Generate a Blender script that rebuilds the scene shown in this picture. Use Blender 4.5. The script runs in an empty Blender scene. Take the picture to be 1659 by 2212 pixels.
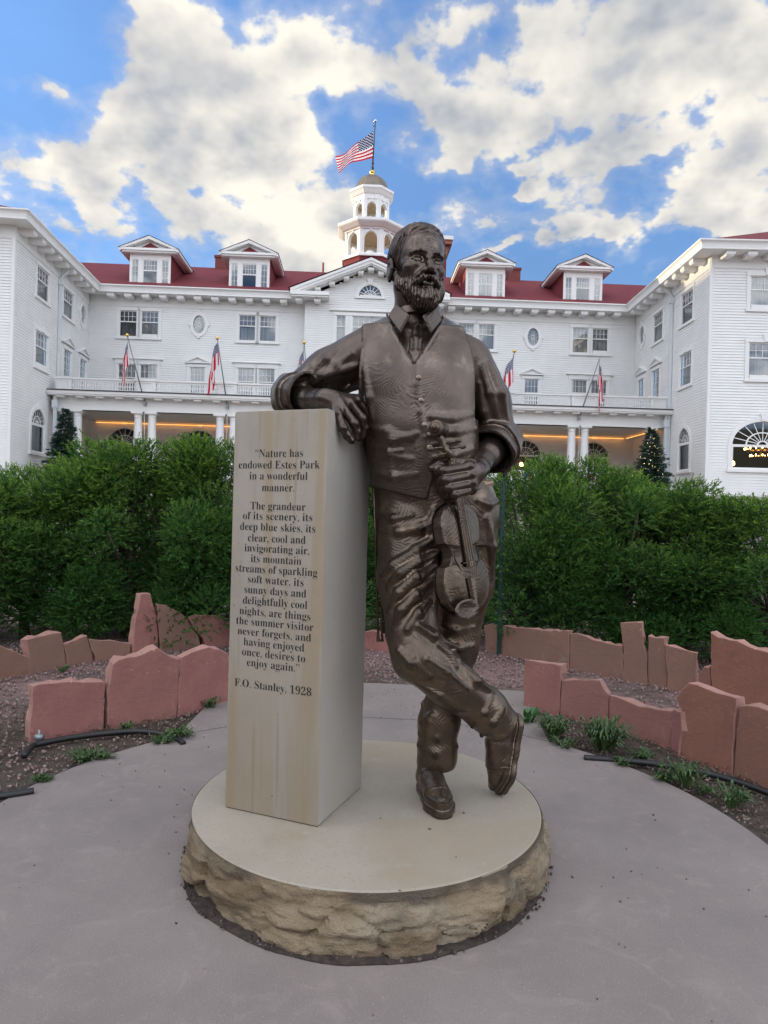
import bpy, bmesh, math, random
import numpy as np
from mathutils import Vector, Matrix, noise as mnoise
SC = bpy.context.scene
COL = SC.collection
rad = math.radians

# ------------------------------------------------------------------ camera
H = 1.3
F = 1470.0            # focal length in units of a 1659 x 2212 picture
ROLL = rad(1.5)
cam = bpy.data.cameras.new('camera')
cam.sensor_fit = 'VERTICAL'; cam.sensor_height = 24.0
cam.lens = 24.0 * F / 2212.0
cam.clip_start = 0.05; cam.clip_end = 3000
camo = bpy.data.objects.new('camera', cam); COL.objects.link(camo)
camo.matrix_world = Matrix.Translation((0, 0, H)) @ Matrix.Rotation(rad(90), 4, 'X') @ Matrix.Rotation(ROLL, 4, 'Z')
SC.camera = camo
SC.view_settings.view_transform = 'Standard'; SC.view_settings.look = 'None'
SC.view_settings.exposure = 0.5; SC.view_settings.gamma = 1.0
SC.render.engine = 'CYCLES'
SC.cycles.max_bounces = 6; SC.cycles.diffuse_bounces = 3; SC.cycles.glossy_bounces = 3
SC.cycles.transparent_max_bounces = 8
SC.cycles.use_denoising = True

def uv_of(x, y):
    dx, dy = x - 829.5, y - 1106.0
    return dx*math.cos(ROLL) + dy*math.sin(ROLL), -dx*math.sin(ROLL) + dy*math.cos(ROLL)
def P(x, y, Y):
    u, v = uv_of(x, y)
    return np.array([u/F*Y, Y, H - v/F*Y])
def PG(x, y, z=0.0):
    u, v = uv_of(x, y)
    return P(x, y, (H - z)*F/v)

# ------------------------------------------------------------------ sky and sun
SUN_EL, SUN_AZ = rad(7.0), rad(-80.0)      # azimuth clockwise from +Y
world = bpy.data.worlds.new('World'); SC.world = world; world.use_nodes = True
class G:                                    # small node-graph writer
    def __init__(s, nt, flat=False): s.nt = nt; s.flat = flat
    def n(s, t, **kw):
        nd = s.nt.nodes.new(t)
        for k, v in kw.items(): setattr(nd, k, v)
        return nd
    def put(s, sock, v):
        if isinstance(v, bpy.types.NodeSocket): s.nt.links.new(v, sock)
        elif v is not None: sock.default_value = v
    def m(s, op, a, b=None, c=None, clamp=False):
        nd = s.n('ShaderNodeMath', operation=op, use_clamp=clamp)
        for i, v in enumerate((a, b, c)):
            if v is not None: s.put(nd.inputs[i], v)
        return nd.outputs[0]
    def vm(s, op, a, b=None, scale=None):
        nd = s.n('ShaderNodeVectorMath', operation=op)
        s.put(nd.inputs[0], a)
        if b is not None: s.put(nd.inputs[1], b)
        if scale is not None: s.put(nd.inputs['Scale'], scale)
        return nd.outputs[0]
    def noise(s, vec, scale, detail=4, rough=0.55, dist=0.0, out='Fac'):
        nd = s.n('ShaderNodeTexNoise')
        if s.flat: nd.noise_dimensions = '2D'
        s.put(nd.inputs['Vector'], vec); s.put(nd.inputs['Scale'], scale); s.put(nd.inputs['Detail'], detail)
        s.put(nd.inputs['Roughness'], rough); s.put(nd.inputs['Distortion'], dist)
        return nd.outputs[out]
    def step(s, x, a, b, lo=0.0, hi=1.0):
        nd = s.n('ShaderNodeMapRange', interpolation_type='SMOOTHSTEP')
        for i, v in enumerate((x, a, b, lo, hi)): s.put(nd.inputs[i], v)
        return nd.outputs[0]
    def lin(s, x, a, b, lo=0.0, hi=1.0):
        nd = s.n('ShaderNodeMapRange')
        for i, v in enumerate((x, a, b, lo, hi)): s.put(nd.inputs[i], v)
        return nd.outputs[0]
    def mix(s, f, a, b, blend='MIX'):
        nd = s.n('ShaderNodeMix', data_type='RGBA', blend_type=blend)
        s.put(nd.inputs[0], f)
        for i, v in ((6, a), (7, b)):
            if isinstance(v, tuple) and len(v) == 3: v = v + (1,)
            s.put(nd.inputs[i], v)
        return nd.outputs[2]
    def xyz(s, v):
        nd = s.n('ShaderNodeSeparateXYZ'); s.put(nd.inputs[0], v); return nd.outputs
    def comb(s, x, y, z):
        nd = s.n('ShaderNodeCombineXYZ')
        for i, v in enumerate((x, y, z)): s.put(nd.inputs[i], v)
        return nd.outputs[0]

def build_sky():
    nt = world.node_tree; nt.nodes.clear(); g = G(nt, True)
    sky = g.n('ShaderNodeTexSky', sky_type='NISHITA')
    sky.sun_disc = False; sky.sun_elevation = SUN_EL; sky.sun_rotation = SUN_AZ
    sky.altitude = 2300; sky.air_density = 1.0; sky.dust_density = 0.3; sky.ozone_density = 1.5
    d = g.n('ShaderNodeTexCoord').outputs['Generated']
    x, y, z = g.xyz(d)
    zc = g.m('MAXIMUM', z, 0.0)
    inv = g.m('DIVIDE', 1.0, g.m('ADD', zc, 0.42))
    q = g.comb(g.m('MULTIPLY', x, inv), g.m('MULTIPLY', y, inv), 0.0)
    az = g.m('ARCTAN2', x, y); el = g.m('ARCSINE', z)
    warp = g.noise(q, 3.2, 5, 0.6, out='Color')
    wx, wy, _ = g.xyz(warp)
    az = g.m('ADD', az, g.m('MULTIPLY', g.m('SUBTRACT', wx, 0.5), 0.26))
    el = g.m('ADD', el, g.m('MULTIPLY', g.m('SUBTRACT', wy, 0.5), 0.22))
    blobs = [  # picture-sized clumps of cloud: centre, half-width, half-height, weight
        (130,430,130,70,.95),(260,370,160,110,1.0),(300,230,120,110,1.0),(400,110,110,110,1.05),(560,190,140,70,.85),
        (720,110,150,75,.9),(880,60,80,45,.6),(500,330,160,110,.6),(620,430,130,110,.95),(700,310,70,60,.8),(470,520,120,40,.7),(700,520,90,60,.7),
        (50,212,85,30,.85),(160,520,80,25,.55),
        (960,180,100,90,1.0),(1090,170,150,90,1.05),(1280,110,170,100,1.1),(1480,70,230,110,1.1),(1560,190,110,60,.9),(900,310,50,45,.75),(1130,260,190,50,.8),
        (1250,330,110,42,1.0),(1075,355,38,20,1.0),(1540,370,120,75,1.1),(1640,330,90,90,.9),(1400,310,90,36,.8),
        (1230,485,115,38,1.05),(1400,480,160,40,1.05),(1580,490,110,48,1.0),(1080,522,60,15,.9),(1210,420,170,38,.72),(1000,460,130,50,.45),(1020,25,60,30,.5),(620,560,130,40,.9),(430,560,90,30,.7)]
    tot = None
    for bx, by, rx, ry, w in blobs:
        u, v = uv_of(bx, by)
        a0 = math.atan2(u, F); e0 = math.atan2(-v, math.hypot(F, u))
        k = math.cos(a0)
        da = g.m('MULTIPLY', g.m('SUBTRACT', az, a0), F/(rx*1.05*max(k, .5)))
        de = g.m('MULTIPLY', g.m('SUBTRACT', el, e0), F/(ry*1.05))
        r2 = g.m('ADD', g.m('MULTIPLY', da, da), g.m('MULTIPLY', de, de))
        e = g.m('MULTIPLY', g.m('EXPONENT', g.m('MULTIPLY', r2, -1.0)), w)
        tot = e if tot is None else g.m('MAXIMUM', g.m('MULTIPLY', g.m('ADD', tot, e), 0.78), g.m('MAXIMUM', tot, e))
    # the rest of the sky dome, outside this view: broken cloud everywhere
    rest = g.step(y, 0.55, 0.1, 0.0, 1.0)
    side = g.step(g.m('ABSOLUTE', az), 0.56, 0.75, 0.0, 1.0)
    top = g.step(el, 0.62, 0.8, 0.0, 1.0)
    rest = g.m('MAXIMUM', g.m('MAXIMUM', rest, side), top)
    tot = g.m('MAXIMUM', tot, g.m('MULTIPLY', rest, 0.60))
    def fb(off):
        v = g.vm('ADD', q, (off[0], off[1], 0.0)) if off else q
        n = g.noise(v, 3.6, 10, 0.58)
        bil = g.n('ShaderNodeTexVoronoi', feature='SMOOTH_F1', voronoi_dimensions='2D'); bil.inputs['Smoothness'].default_value = .6
        wv = g.vm('ADD', v, g.vm('SCALE', g.noise(v, 9.0, 4, .6, out='Color'), scale=.10))
        g.put(bil.inputs['Vector'], wv); bil.inputs['Scale'].default_value = 11.0
        bil2 = g.n('ShaderNodeTexVoronoi', feature='SMOOTH_F1', voronoi_dimensions='2D'); bil2.inputs['Smoothness'].default_value = .5
        g.put(bil2.inputs['Vector'], wv); bil2.inputs['Scale'].default_value = 27.0
        puff = g.m('SUBTRACT', 1.0, g.m('ADD', g.m('MULTIPLY', bil.outputs['Distance'], .75), g.m('MULTIPLY', bil2.outputs['Distance'], .38)))
        return g.m('ADD', g.m('MULTIPLY', g.m('SUBTRACT', n, .5), 1.7), g.m('MULTIPLY', g.m('SUBTRACT', puff, .5), .62))
    n0 = fb(None)
    def soft(off):
        v = g.vm('ADD', q, (off[0], off[1], 0.0))
        return g.noise(v, 5.2, 4, .52)
    n0s = soft((0, 0)); n1s = soft((-.05, .04))
    fine = g.noise(q, 22.0, 6, 0.65)
    dens = g.m('ADD', g.m('MULTIPLY', tot, .78), n0)
    dens = g.m('ADD', dens, g.m('MULTIPLY', g.m('SUBTRACT', fine, 0.5), 0.30))
    mask = g.step(dens, 0.35, 0.60)
    mask = g.m('MAXIMUM', mask, g.step(dens, .08, .6, 0, .34))
    thick = g.step(dens, 0.60, 1.25)
    lit = g.m('MULTIPLY_ADD', g.m('SUBTRACT', n0s, n1s), 2.6, 0.5, clamp=True)
    lit = g.m('ADD', lit, g.m('MULTIPLY', g.m('SUBTRACT', n0, .1), .18), clamp=True)
    big = g.step(g.noise(q, 2.2, 3, .5), .35, .65)
    fac = g.m('ADD', g.m('MULTIPLY', lit, 0.80), g.m('MULTIPLY', g.m('SUBTRACT', 1.0, thick), 0.34))
    fac = g.m('ADD', fac, g.m('MULTIPLY', g.m('SUBTRACT', big, .5), .25), clamp=True)
    cloud = g.mix(fac, (0.265, 0.292, 0.345), (0.76, 0.715, 0.625))
    back = g.step(y, 0.45, -0.35, 1.0, CLOUD_BACK)      # clouds overhead and behind the view brightened as added fill light
    blue = g.vm('SCALE', g.vm('MULTIPLY', sky.outputs[0], SKY_TINT), scale=g.lin(el, 0.0, 0.62, 0.40, 1.15))
    # cloud colours are radiances; the Background strength below multiplies them
    cloud = g.vm('SCALE', cloud, scale=g.m('MULTIPLY', back, 1.0/SKY_STRENGTH))
    cloud = g.mix(g.step(y, .2, -.3), cloud, g.vm('MULTIPLY', cloud, (.95, 1.0, 1.13)))
    colr = g.mix(g.m('MULTIPLY', mask, 0.97), blue, cloud)
    bg = g.n('ShaderNodeBackground'); g.put(bg.inputs[0], colr); bg.inputs[1].default_value = SKY_STRENGTH
    out = g.n('ShaderNodeOutputWorld'); nt.links.new(bg.outputs[0], out.inputs[0])
    world.cycles.sampling_method = 'MANUAL'; world.cycles.sample_map_resolution = 512
SKY_STRENGTH = 0.13
SKY_TINT = (1.75, 1.95, 2.35)
CLOUD_BACK = 3.5
build_sky()
sun = bpy.data.lights.new('sun', 'SUN'); sun.energy = 3.2; sun.angle = rad(0.5); sun.color = (1.0, 0.80, 0.52)
suno = bpy.data.objects.new('sun', sun); COL.objects.link(suno)
sd = Vector((math.sin(SUN_AZ)*math.cos(SUN_EL), math.cos(SUN_AZ)*math.cos(SUN_EL), math.sin(SUN_EL)))
suno.rotation_euler = sd.to_track_quat('Z', 'Y').to_euler(); suno.location = (-60, 30, 60)

# ------------------------------------------------------------------ helpers
class MB:
    """collects shapes; obj() links them as ONE mesh object"""
    def __init__(s, M=None): s.v = []; s.f = []; s.mi = []; s.M = M
    def add(s, vs, fs, mi=0, M=None):
        b = len(s.v)
        for p in vs:
            p = Vector(p)
            if M is not None: p = M @ p
            if s.M is not None: p = s.M @ p
            s.v.append(tuple(p))
        for f in fs: s.f.append(tuple(i + b for i in f)); s.mi.append(mi)
        return s
    def box(s, x0, x1, y0, y1, z0, z1, mi=0, M=None):
        vs = [(x, y, z) for z in (z0, z1) for y in (y0, y1) for x in (x0, x1)]
        return s.add(vs, [(0,2,3,1),(4,5,7,6),(0,1,5,4),(2,6,7,3),(0,4,6,2),(1,3,7,5)], mi, M)
    def prism(s, poly, y0, y1, mi=0, M=None):          # poly of (x, z), extruded along y
        n = len(poly)
        vs = [(x, y0, z) for x, z in poly] + [(x, y1, z) for x, z in poly]
        fs = [tuple(range(n)), tuple(range(2*n-1, n-1, -1))] + [(i, i+n, (i+1) % n+n, (i+1) % n) for i in range(n)]
        return s.add(vs, fs, mi, M)
    def slab(s, poly, z0, z1, mi=0, M=None):           # poly of (x, y), extruded along z
        n = len(poly)
        vs = [(x, y, z0) for x, y in poly] + [(x, y, z1) for x, y in poly]
        fs = [tuple(range(n-1, -1, -1)), tuple(range(n, 2*n))] + [(i, (i+1) % n, (i+1) % n+n, i+n) for i in range(n)]
        return s.add(vs, fs, mi, M)
    def ring(s, inn, out, y0, y1, closed=True, mi=0):  # band between two outlines of (x, z)
        n = len(inn)
        vs = [(x, y0, z) for x, z in inn] + [(x, y0, z) for x, z in out] + [(x, y1, z) for x, z in inn] + [(x, y1, z) for x, z in out]
        fs = []
        for i in range(n if closed else n-1):
            j = (i+1) % n
            fs += [(i, j, n+j, n+i), (2*n+i, 3*n+i, 3*n+j, 2*n+j), (i, 2*n+i, 2*n+j, j), (n+i, n+j, 3*n+j, 3*n+i)]
        if not closed:
            fs += [(0, n, 3*n, 2*n), (n-1, 3*n-1, 4*n-1, 2*n-1)]
        return s.add(vs, fs, mi)
    def tube(s, pts, r, n=8, mi=0, cap=True):
        pts = [Vector(p) for p in pts]
        rs = r if isinstance(r, (list, tuple)) else [r]*len(pts)
        vs = []; fs = []
        up = None
        for i, p in enumerate(pts):
            t = (pts[min(i+1, len(pts)-1)] - pts[max(i-1, 0)]).normalized()
            if up is None: up = Vector((0, 0, 1)) if abs(t.z) < .9 else Vector((0, 1, 0))
            a = t.cross(up)
            if a.length < 1e-5: a = t.cross(Vector((1, 0, 0)))
            a.normalize(); b = a.cross(t).normalized(); up = b
            for k in range(n):
                th = 2*math.pi*k/n
                vs.append(p + (a*math.cos(th) + b*math.sin(th))*rs[i])
        for i in range(len(pts)-1):
            for k in range(n):
                fs.append((i*n+k, i*n+(k+1) % n, (i+1)*n+(k+1) % n, (i+1)*n+k))
        if cap: fs += [tuple(range(n-1, -1, -1)), tuple(range((len(pts)-1)*n, len(pts)*n))]
        return s.add(vs, fs, mi)
    def lathe(s, prof, c=(0, 0), n=16, mi=0, rot=0.0):
        vs = []; fs = []; k = len(prof)
        for r, z in prof:
            for i in range(n):
                th = 2*math.pi*i/n + rot
                vs.append((c[0]+r*math.cos(th), c[1]+r*math.sin(th), z))
        for j in range(k-1):
            for i in range(n):
                fs.append((j*n+i, j*n+(i+1) % n, (j+1)*n+(i+1) % n, (j+1)*n+i))
        fs += [tuple(range(n-1, -1, -1)), tuple(range((k-1)*n, k*n))]
        return s.add(vs, fs, mi)

def link_mesh(name, me, mats, parent=None):
    o = bpy.data.objects.new(name, me)
    COL.objects.link(o)
    for m in (mats if isinstance(mats, (list, tuple)) else [mats]): me.materials.append(m)
    if parent is not None: o.parent = parent
    return o
def obj(name, mb, mats, parent=None, smooth=False, org=None, fixn=True):
    me = bpy.data.meshes.new(name)
    vs = mb.v if org is None else [(a-org[0], b-org[1], c-org[2]) for a, b, c in mb.v]
    me.from_pydata(vs, [], mb.f)
    if any(mb.mi): me.polygons.foreach_set('material_index', mb.mi)
    if fixn:
        bm = bmesh.new(); bm.from_mesh(me); bmesh.ops.recalc_face_normals(bm, faces=bm.faces); bm.to_mesh(me); bm.free()
    if smooth: me.polygons.foreach_set('use_smooth', [True]*len(me.polygons))
    me.update()
    o = link_mesh(name, me, mats, parent)
    if org is not None and parent is None: o.location = org
    return o
def tag(o, label=None, cat=None, group=None, kind=None):
    if label: o['label'] = label
    if cat: o['category'] = cat
    if group: o['group'] = group
    if kind: o['kind'] = kind
    return o
def empty(name, loc, rz=0.0, label=None, cat=None, group=None):
    o = bpy.data.objects.new(name, None); COL.objects.link(o)
    o.location = loc; o.rotation_euler = (0, 0, rz); o.empty_display_size = 0.2
    return tag(o, label, cat, group)
def np_mesh(name, verts, faces, mats, parent=None, smooth=False):     # faces: (n, k) array, one k
    me = bpy.data.meshes.new(name)
    nf, k = faces.shape
    me.vertices.add(len(verts)); me.vertices.foreach_set('co', np.ascontiguousarray(verts, dtype=np.float32).ravel())
    me.loops.add(nf*k); me.loops.foreach_set('vertex_index', np.ascontiguousarray(faces, dtype=np.int32).ravel())
    me.polygons.add(nf); me.polygons.foreach_set('loop_start', np.arange(0, nf*k, k, dtype=np.int32))
    me.polygons.foreach_set('loop_total', np.full(nf, k, dtype=np.int32))
    if smooth: me.polygons.foreach_set('use_smooth', np.ones(nf, dtype=bool))
    me.update(calc_edges=True); me.validate()
    return link_mesh(name, me, mats, parent)
def smooth_by_angle(o, deg=40):
    me = o.data
    me.polygons.foreach_set('use_smooth', [True]*len(me.polygons))
    try: me.set_sharp_from_angle(angle=rad(deg))
    except Exception: pass

# ------------------------------------------------------------------ materials
MATS = {}
def mat(name, c1, c2=None, rough=0.7, metal=0.0, scale=8.0, bump=0.0, bscale=None, detail=5, coord='Object', stretch=None, spec=0.5, emit=None, estr=0.0, bdist=0.01):
    if name in MATS: return MATS[name]
    m = bpy.data.materials.new(name); m.use_nodes = True; nt = m.node_tree; g = G(nt)
    b = nt.nodes['Principled BSDF']
    b.inputs['Roughness'].default_value = rough; b.inputs['Metallic'].default_value = metal
    b.inputs['Specular IOR Level'].default_value = spec
    vec = g.n('ShaderNodeTexCoord').outputs[coord]
    if stretch: vec = g.vm('MULTIPLY', vec, stretch)
    if c2 is not None:
        f = g.step(g.noise(vec, scale, detail, 0.6), 0.3, 0.7)
        g.put(b.inputs['Base Color'], g.mix(f, tuple(c1), tuple(c2)))
    else: b.inputs['Base Color'].default_value = tuple(c1) + (1,)
    if bump:
        bn = g.n('ShaderNodeBump'); bn.inputs['Strength'].default_value = bump; bn.inputs['Distance'].default_value = bdist
        g.put(bn.inputs['Height'], g.noise(vec, bscale or scale*3, 6, 0.6)); nt.links.new(bn.outputs[0], b.inputs['Normal'])
    if emit:
        b.inputs['Emission Color'].default_value = tuple(emit) + (1,); b.inputs['Emission Strength'].default_value = estr
    MATS[name] = m; return m
def raw(name):
    m = bpy.data.materials.new(name); m.use_nodes = True; MATS[name] = m
    return m, G(m.node_tree), m.node_tree.nodes['Principled BSDF']
def bump_to(g, b, h, strength=0.4, dist=0.01):
    bn = g.n('ShaderNodeBump'); bn.inputs['Strength'].default_value = strength; bn.inputs['Distance'].default_value = dist
    g.put(bn.inputs['Height'], h); g.nt.links.new(bn.outputs[0], b.inputs['Normal'])

WHITE = mat('white_paint', (.84, .83, .80), (.79, .785, .76), rough=.55, scale=1.3)
TRIM = mat('white_trim', (.82, .81, .78), rough=.5)
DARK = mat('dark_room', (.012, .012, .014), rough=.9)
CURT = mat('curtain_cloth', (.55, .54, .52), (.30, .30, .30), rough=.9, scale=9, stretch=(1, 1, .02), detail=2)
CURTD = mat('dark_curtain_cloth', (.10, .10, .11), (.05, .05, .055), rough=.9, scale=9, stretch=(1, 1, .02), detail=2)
CREAM = mat('porch_paint', (.62, .57, .50), rough=.6)
GOLD = mat('gold_leaf', (.75, .5, .12), rough=.25, metal=1.0)
STEELP = mat('grey_metal', (.25, .27, .28), rough=.4, metal=.6)
def mk_glass():
    m = bpy.data.materials.new('window_glass'); m.use_nodes = True; nt = m.node_tree; nt.nodes.clear(); g = G(nt)
    t = g.n('ShaderNodeBsdfTransparent'); t.inputs[0].default_value = (.86, .89, .9, 1)
    gl = g.n('ShaderNodeBsdfGlossy'); gl.inputs['Roughness'].default_value = .03; gl.inputs[0].default_value = (.9, .95, 1, 1)
    fr = g.n('ShaderNodeFresnel'); fr.inputs[0].default_value = 1.6
    f = g.m('MULTIPLY_ADD', fr.outputs[0], 1.0, .07, clamp=True)
    mx = g.n('ShaderNodeMixShader'); g.put(mx.inputs[0], f)
    nt.links.new(t.outputs[0], mx.inputs[1]); nt.links.new(gl.outputs[0], mx.inputs[2])
    o = g.n('ShaderNodeOutputMaterial'); nt.links.new(mx.outputs[0], o.inputs[0])
    return m
GLASS = mk_glass()
def mk_shingle(name, c1, c2, row=.14, tab=.3, axis='z'):
    m, g, b = raw(name)
    v = g.n('ShaderNodeTexCoord').outputs['Object']
    br = g.n('ShaderNodeTexBrick')
    x, y, z = g.xyz(v)
    s = g.m('ADD', x, y) if axis == 'z' else x
    g.put(br.inputs['Vector'], g.comb(s, z if axis == 'z' else g.m('MULTIPLY', y, 1.15), 0.0))
    br.inputs['Scale'].default_value = 1.0; br.inputs['Mortar Size'].default_value = .012
    br.inputs['Brick Width'].default_value = tab; br.inputs['Row Height'].default_value = row
    br.inputs['Color1'].default_value = c1 + (1,); br.inputs['Color2'].default_value = c2 + (1,)
    br.inputs['Mortar'].default_value = tuple(c*.45 for c in c1) + (1,)
    nz = g.noise(v, 1.1, 5, .65)
    g.put(b.inputs['Base Color'], g.mix(g.step(nz, .3, .75, 0.0, .55), br.outputs[0], tuple(c*.75 for c in c2)))
    b.inputs['Roughness'].default_value = .85
    bump_to(g, b, g.m('ADD', br.outputs['Fac'], g.noise(v, 60, 3)), .22, .01)
    return m
ROOF = mk_shingle('red_roof_shingle', (.21, .025, .035), (.155, .019, .027), .14, .33, 'y')
REDSH = mk_shingle('red_wall_shingle', (.25, .040, .045), (.20, .030, .036), .16, .16, 'z')
BRICK = mk_shingle('red_brick', (.26, .07, .055), (.20, .05, .045), .075, .2, 'z')
# ------------------------------------------------------------------ terrain
def sstep(a, b, x):
    t = min(max((x-a)/(b-a), 0.0), 1.0); return t*t*(3-2*t)
BASE_C = (-0.034, 2.65); PATIO_R = 1.60
SHADE_CREST = 30.4
def terrain_z(x, y):
    z = 2.3*sstep(8.5, 27, y)
    if y < 0: z -= 0.0
    shade_hill = sstep(-70, -120, x)*(1-sstep(-150, -330, x)*.6)*sstep(-260, -130, y)*(1-sstep(230, 330, y))  # unseen ridge added left of the view to block the low sun
    if shade_hill > 0:
        z += shade_hill*SHADE_CREST*(1+.012*mnoise.noise(Vector((x*.02, y*.03, 1.7)))) - shade_hill*z
    far = sstep(120, 400, math.hypot(x, y))*(1-sstep(500, 800, math.hypot(x, y)))
    z += far*(8+10*mnoise.noise(Vector((x*.006, y*.006, 5.1))))*(1-shade_hill)
    back = sstep(-120, -330, y)*(1-sstep(600, 900, math.hypot(x, y)))
    z += back*(46+16*mnoise.noise(Vector((x*.008, y*.004, 3.3)))+5*mnoise.noise(Vector((x*.04, y*.03, 8.3))))*(1-shade_hill)
    return z - .012
def axis(pos):
    out = [0.0]
    for step, end in pos:
        while out[-1] < end: out.append(out[-1]+step)
    return [-a for a in out[:0:-1]] + out
ax = axis([(.5, 10), (2, 40), (5, 160), (25, 500), (100, 1000)])
def build_ground():
    n = len(ax)
    V = [(x, y, terrain_z(x, y)) for y in ax for x in ax]
    Fc = [(j*n+i, j*n+i+1, (j+1)*n+i+1, (j+1)*n+i) for j in range(n-1) for i in range(n-1)]
    mb = MB(); mb.v = V; mb.f = Fc; mb.mi = [0]*len(Fc)
    m, g, b = raw('pink_gravel_ground')
    v = g.n('ShaderNodeTexCoord').outputs['Object']
    vo = g.n('ShaderNodeTexVoronoi'); g.put(vo.inputs['Vector'], v); vo.inputs['Scale'].default_value = 55
    c = g.mix(g.xyz(vo.outputs['Color'])[0], (.26, .165, .155), (.13, .085, .078))
    dirt = g.step(g.noise(v, 1.4, 5, .65), .45, .62)
    c = g.mix(g.m('MULTIPLY', dirt, .75), c, (.075, .055, .045))
    x, y, z = g.xyz(v)
    rr = g.m('SQRT', g.m('ADD', g.m('MULTIPLY', x, x), g.m('POWER', g.m('SUBTRACT', y, 2.65), 2.0)))
    bed = g.step(g.m('ADD', rr, g.m('MULTIPLY', g.noise(v, 1.6, 4), .7)), 3.25, 2.75)
    c = g.mix(bed, c, g.mix(g.noise(v, 45, 4, .7), (.028, .021, .016), (.10, .075, .058)))      # mulched strip round the patio
    d = g.step(y, 8.0, 13.0)
    c = g.mix(d, c, g.mix(g.noise(v, .8, 4), (.34, .29, .26), (.24, .21, .18)))
    slope = g.step(z, 4.0, 12.0)
    c = g.mix(slope, c, g.mix(g.noise(v, .15, 5), (.05, .06, .03), (.14, .12, .07)))
    g.put(b.inputs['Base Color'], c); b.inputs['Roughness'].default_value = .95
    bump_to(g, b, vo.outputs['Distance'], .6, .012)
    o = obj('ground', mb, m, smooth=True, fixn=False); tag(o, kind='structure')
build_ground()

# ------------------------------------------------------------------ concrete patio, path, soil
def circle(c, r, n=128, jit=0.0, seed=0):
    out = []
    for i in range(n):
        t = 2*math.pi*i/n
        rr = r*(1+jit*mnoise.noise(Vector((math.cos(t)*3, math.sin(t)*3, seed))))
        out.append((c[0]+rr*math.cos(t), c[1]+rr*math.sin(t)))
    return out
def mk_concrete():
    m, g, b = raw('pink_concrete')
    v = g.n('ShaderNodeTexCoord').outputs['Object']
    c = g.mix(g.step(g.noise(v, 2.2, 6, .6), .3, .7), (.240, .204, .186), (.198, .168, .154))
    c = g.mix(g.step(g.noise(v, 7, 4, .6, dist=1.5), .52, .75, 0, .35), c, (.345, .285, .262))
    c = g.mix(g.step(g.noise(v, 190, 3, .7), .58, .72, 0, .55), c, (.15, .115, .11))
    c = g.mix(g.step(g.noise(g.vm('ADD', v, (3.1, 5.2, 0.0)), 240, 2, .6), .6, .75, 0, .5), c, (.55, .48, .46))
    c = g.mix(g.step(g.noise(v, 26, 4, .7), .64, .76, 0, .38), c, (.15, .12, .115))
    c = g.mix(g.step(g.noise(v, 1.1, 6, .65, dist=.6), .52, .70, 0, .30), c, (.165, .135, .13))
    c = g.mix(g.step(g.noise(g.vm('MULTIPLY', v, (1.0, .25, 1.0)), 5, 5, .7), .60, .72, 0, .22), c, (.36, .31, .295))
    g.put(b.inputs['Base Color'], c); b.inputs['Roughness'].default_value = .8
    bump_to(g, b, g.m('ADD', g.noise(v, 220, 3, .7), g.noise(v, 40, 3)), .35, .003)
    return m
CONC = mk_concrete()
pm = MB()
outer = circle(BASE_C, PATIO_R, 160, .006, 2.0)
pm.slab(outer, -.12, .012)
o = obj('patio', pm, CONC); tag(o, kind='structure')
def path_poly():
    pts = []
    for a in np.linspace(rad(133), rad(51), 24):
        pts.append((BASE_C[0]+(PATIO_R+.014)*math.cos(a), BASE_C[1]+(PATIO_R+.014)*math.sin(a)))
    return pts + [(1.02, 4.6), (1.06, 5.0), (.6, 5.08), (-.2, 5.13), (-.9, 5.08), (-1.12, 4.5)]
pp = MB(); pp.slab(path_poly(), -.12, .011); o = obj('path', pp, CONC); tag(o, kind='structure')
sm = MB(); ring = circle((BASE_C[0]-.005, BASE_C[1]-.050), .672, 120, .03, 7.0); sm.slab(ring, -.1, .017)
SOIL = mat('dark_soil', (.035, .027, .022), (.075, .055, .045), rough=1.0, scale=40, bump=.8, bscale=90)
o = obj('soil', sm, SOIL); tag(o, kind='structure')

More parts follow.
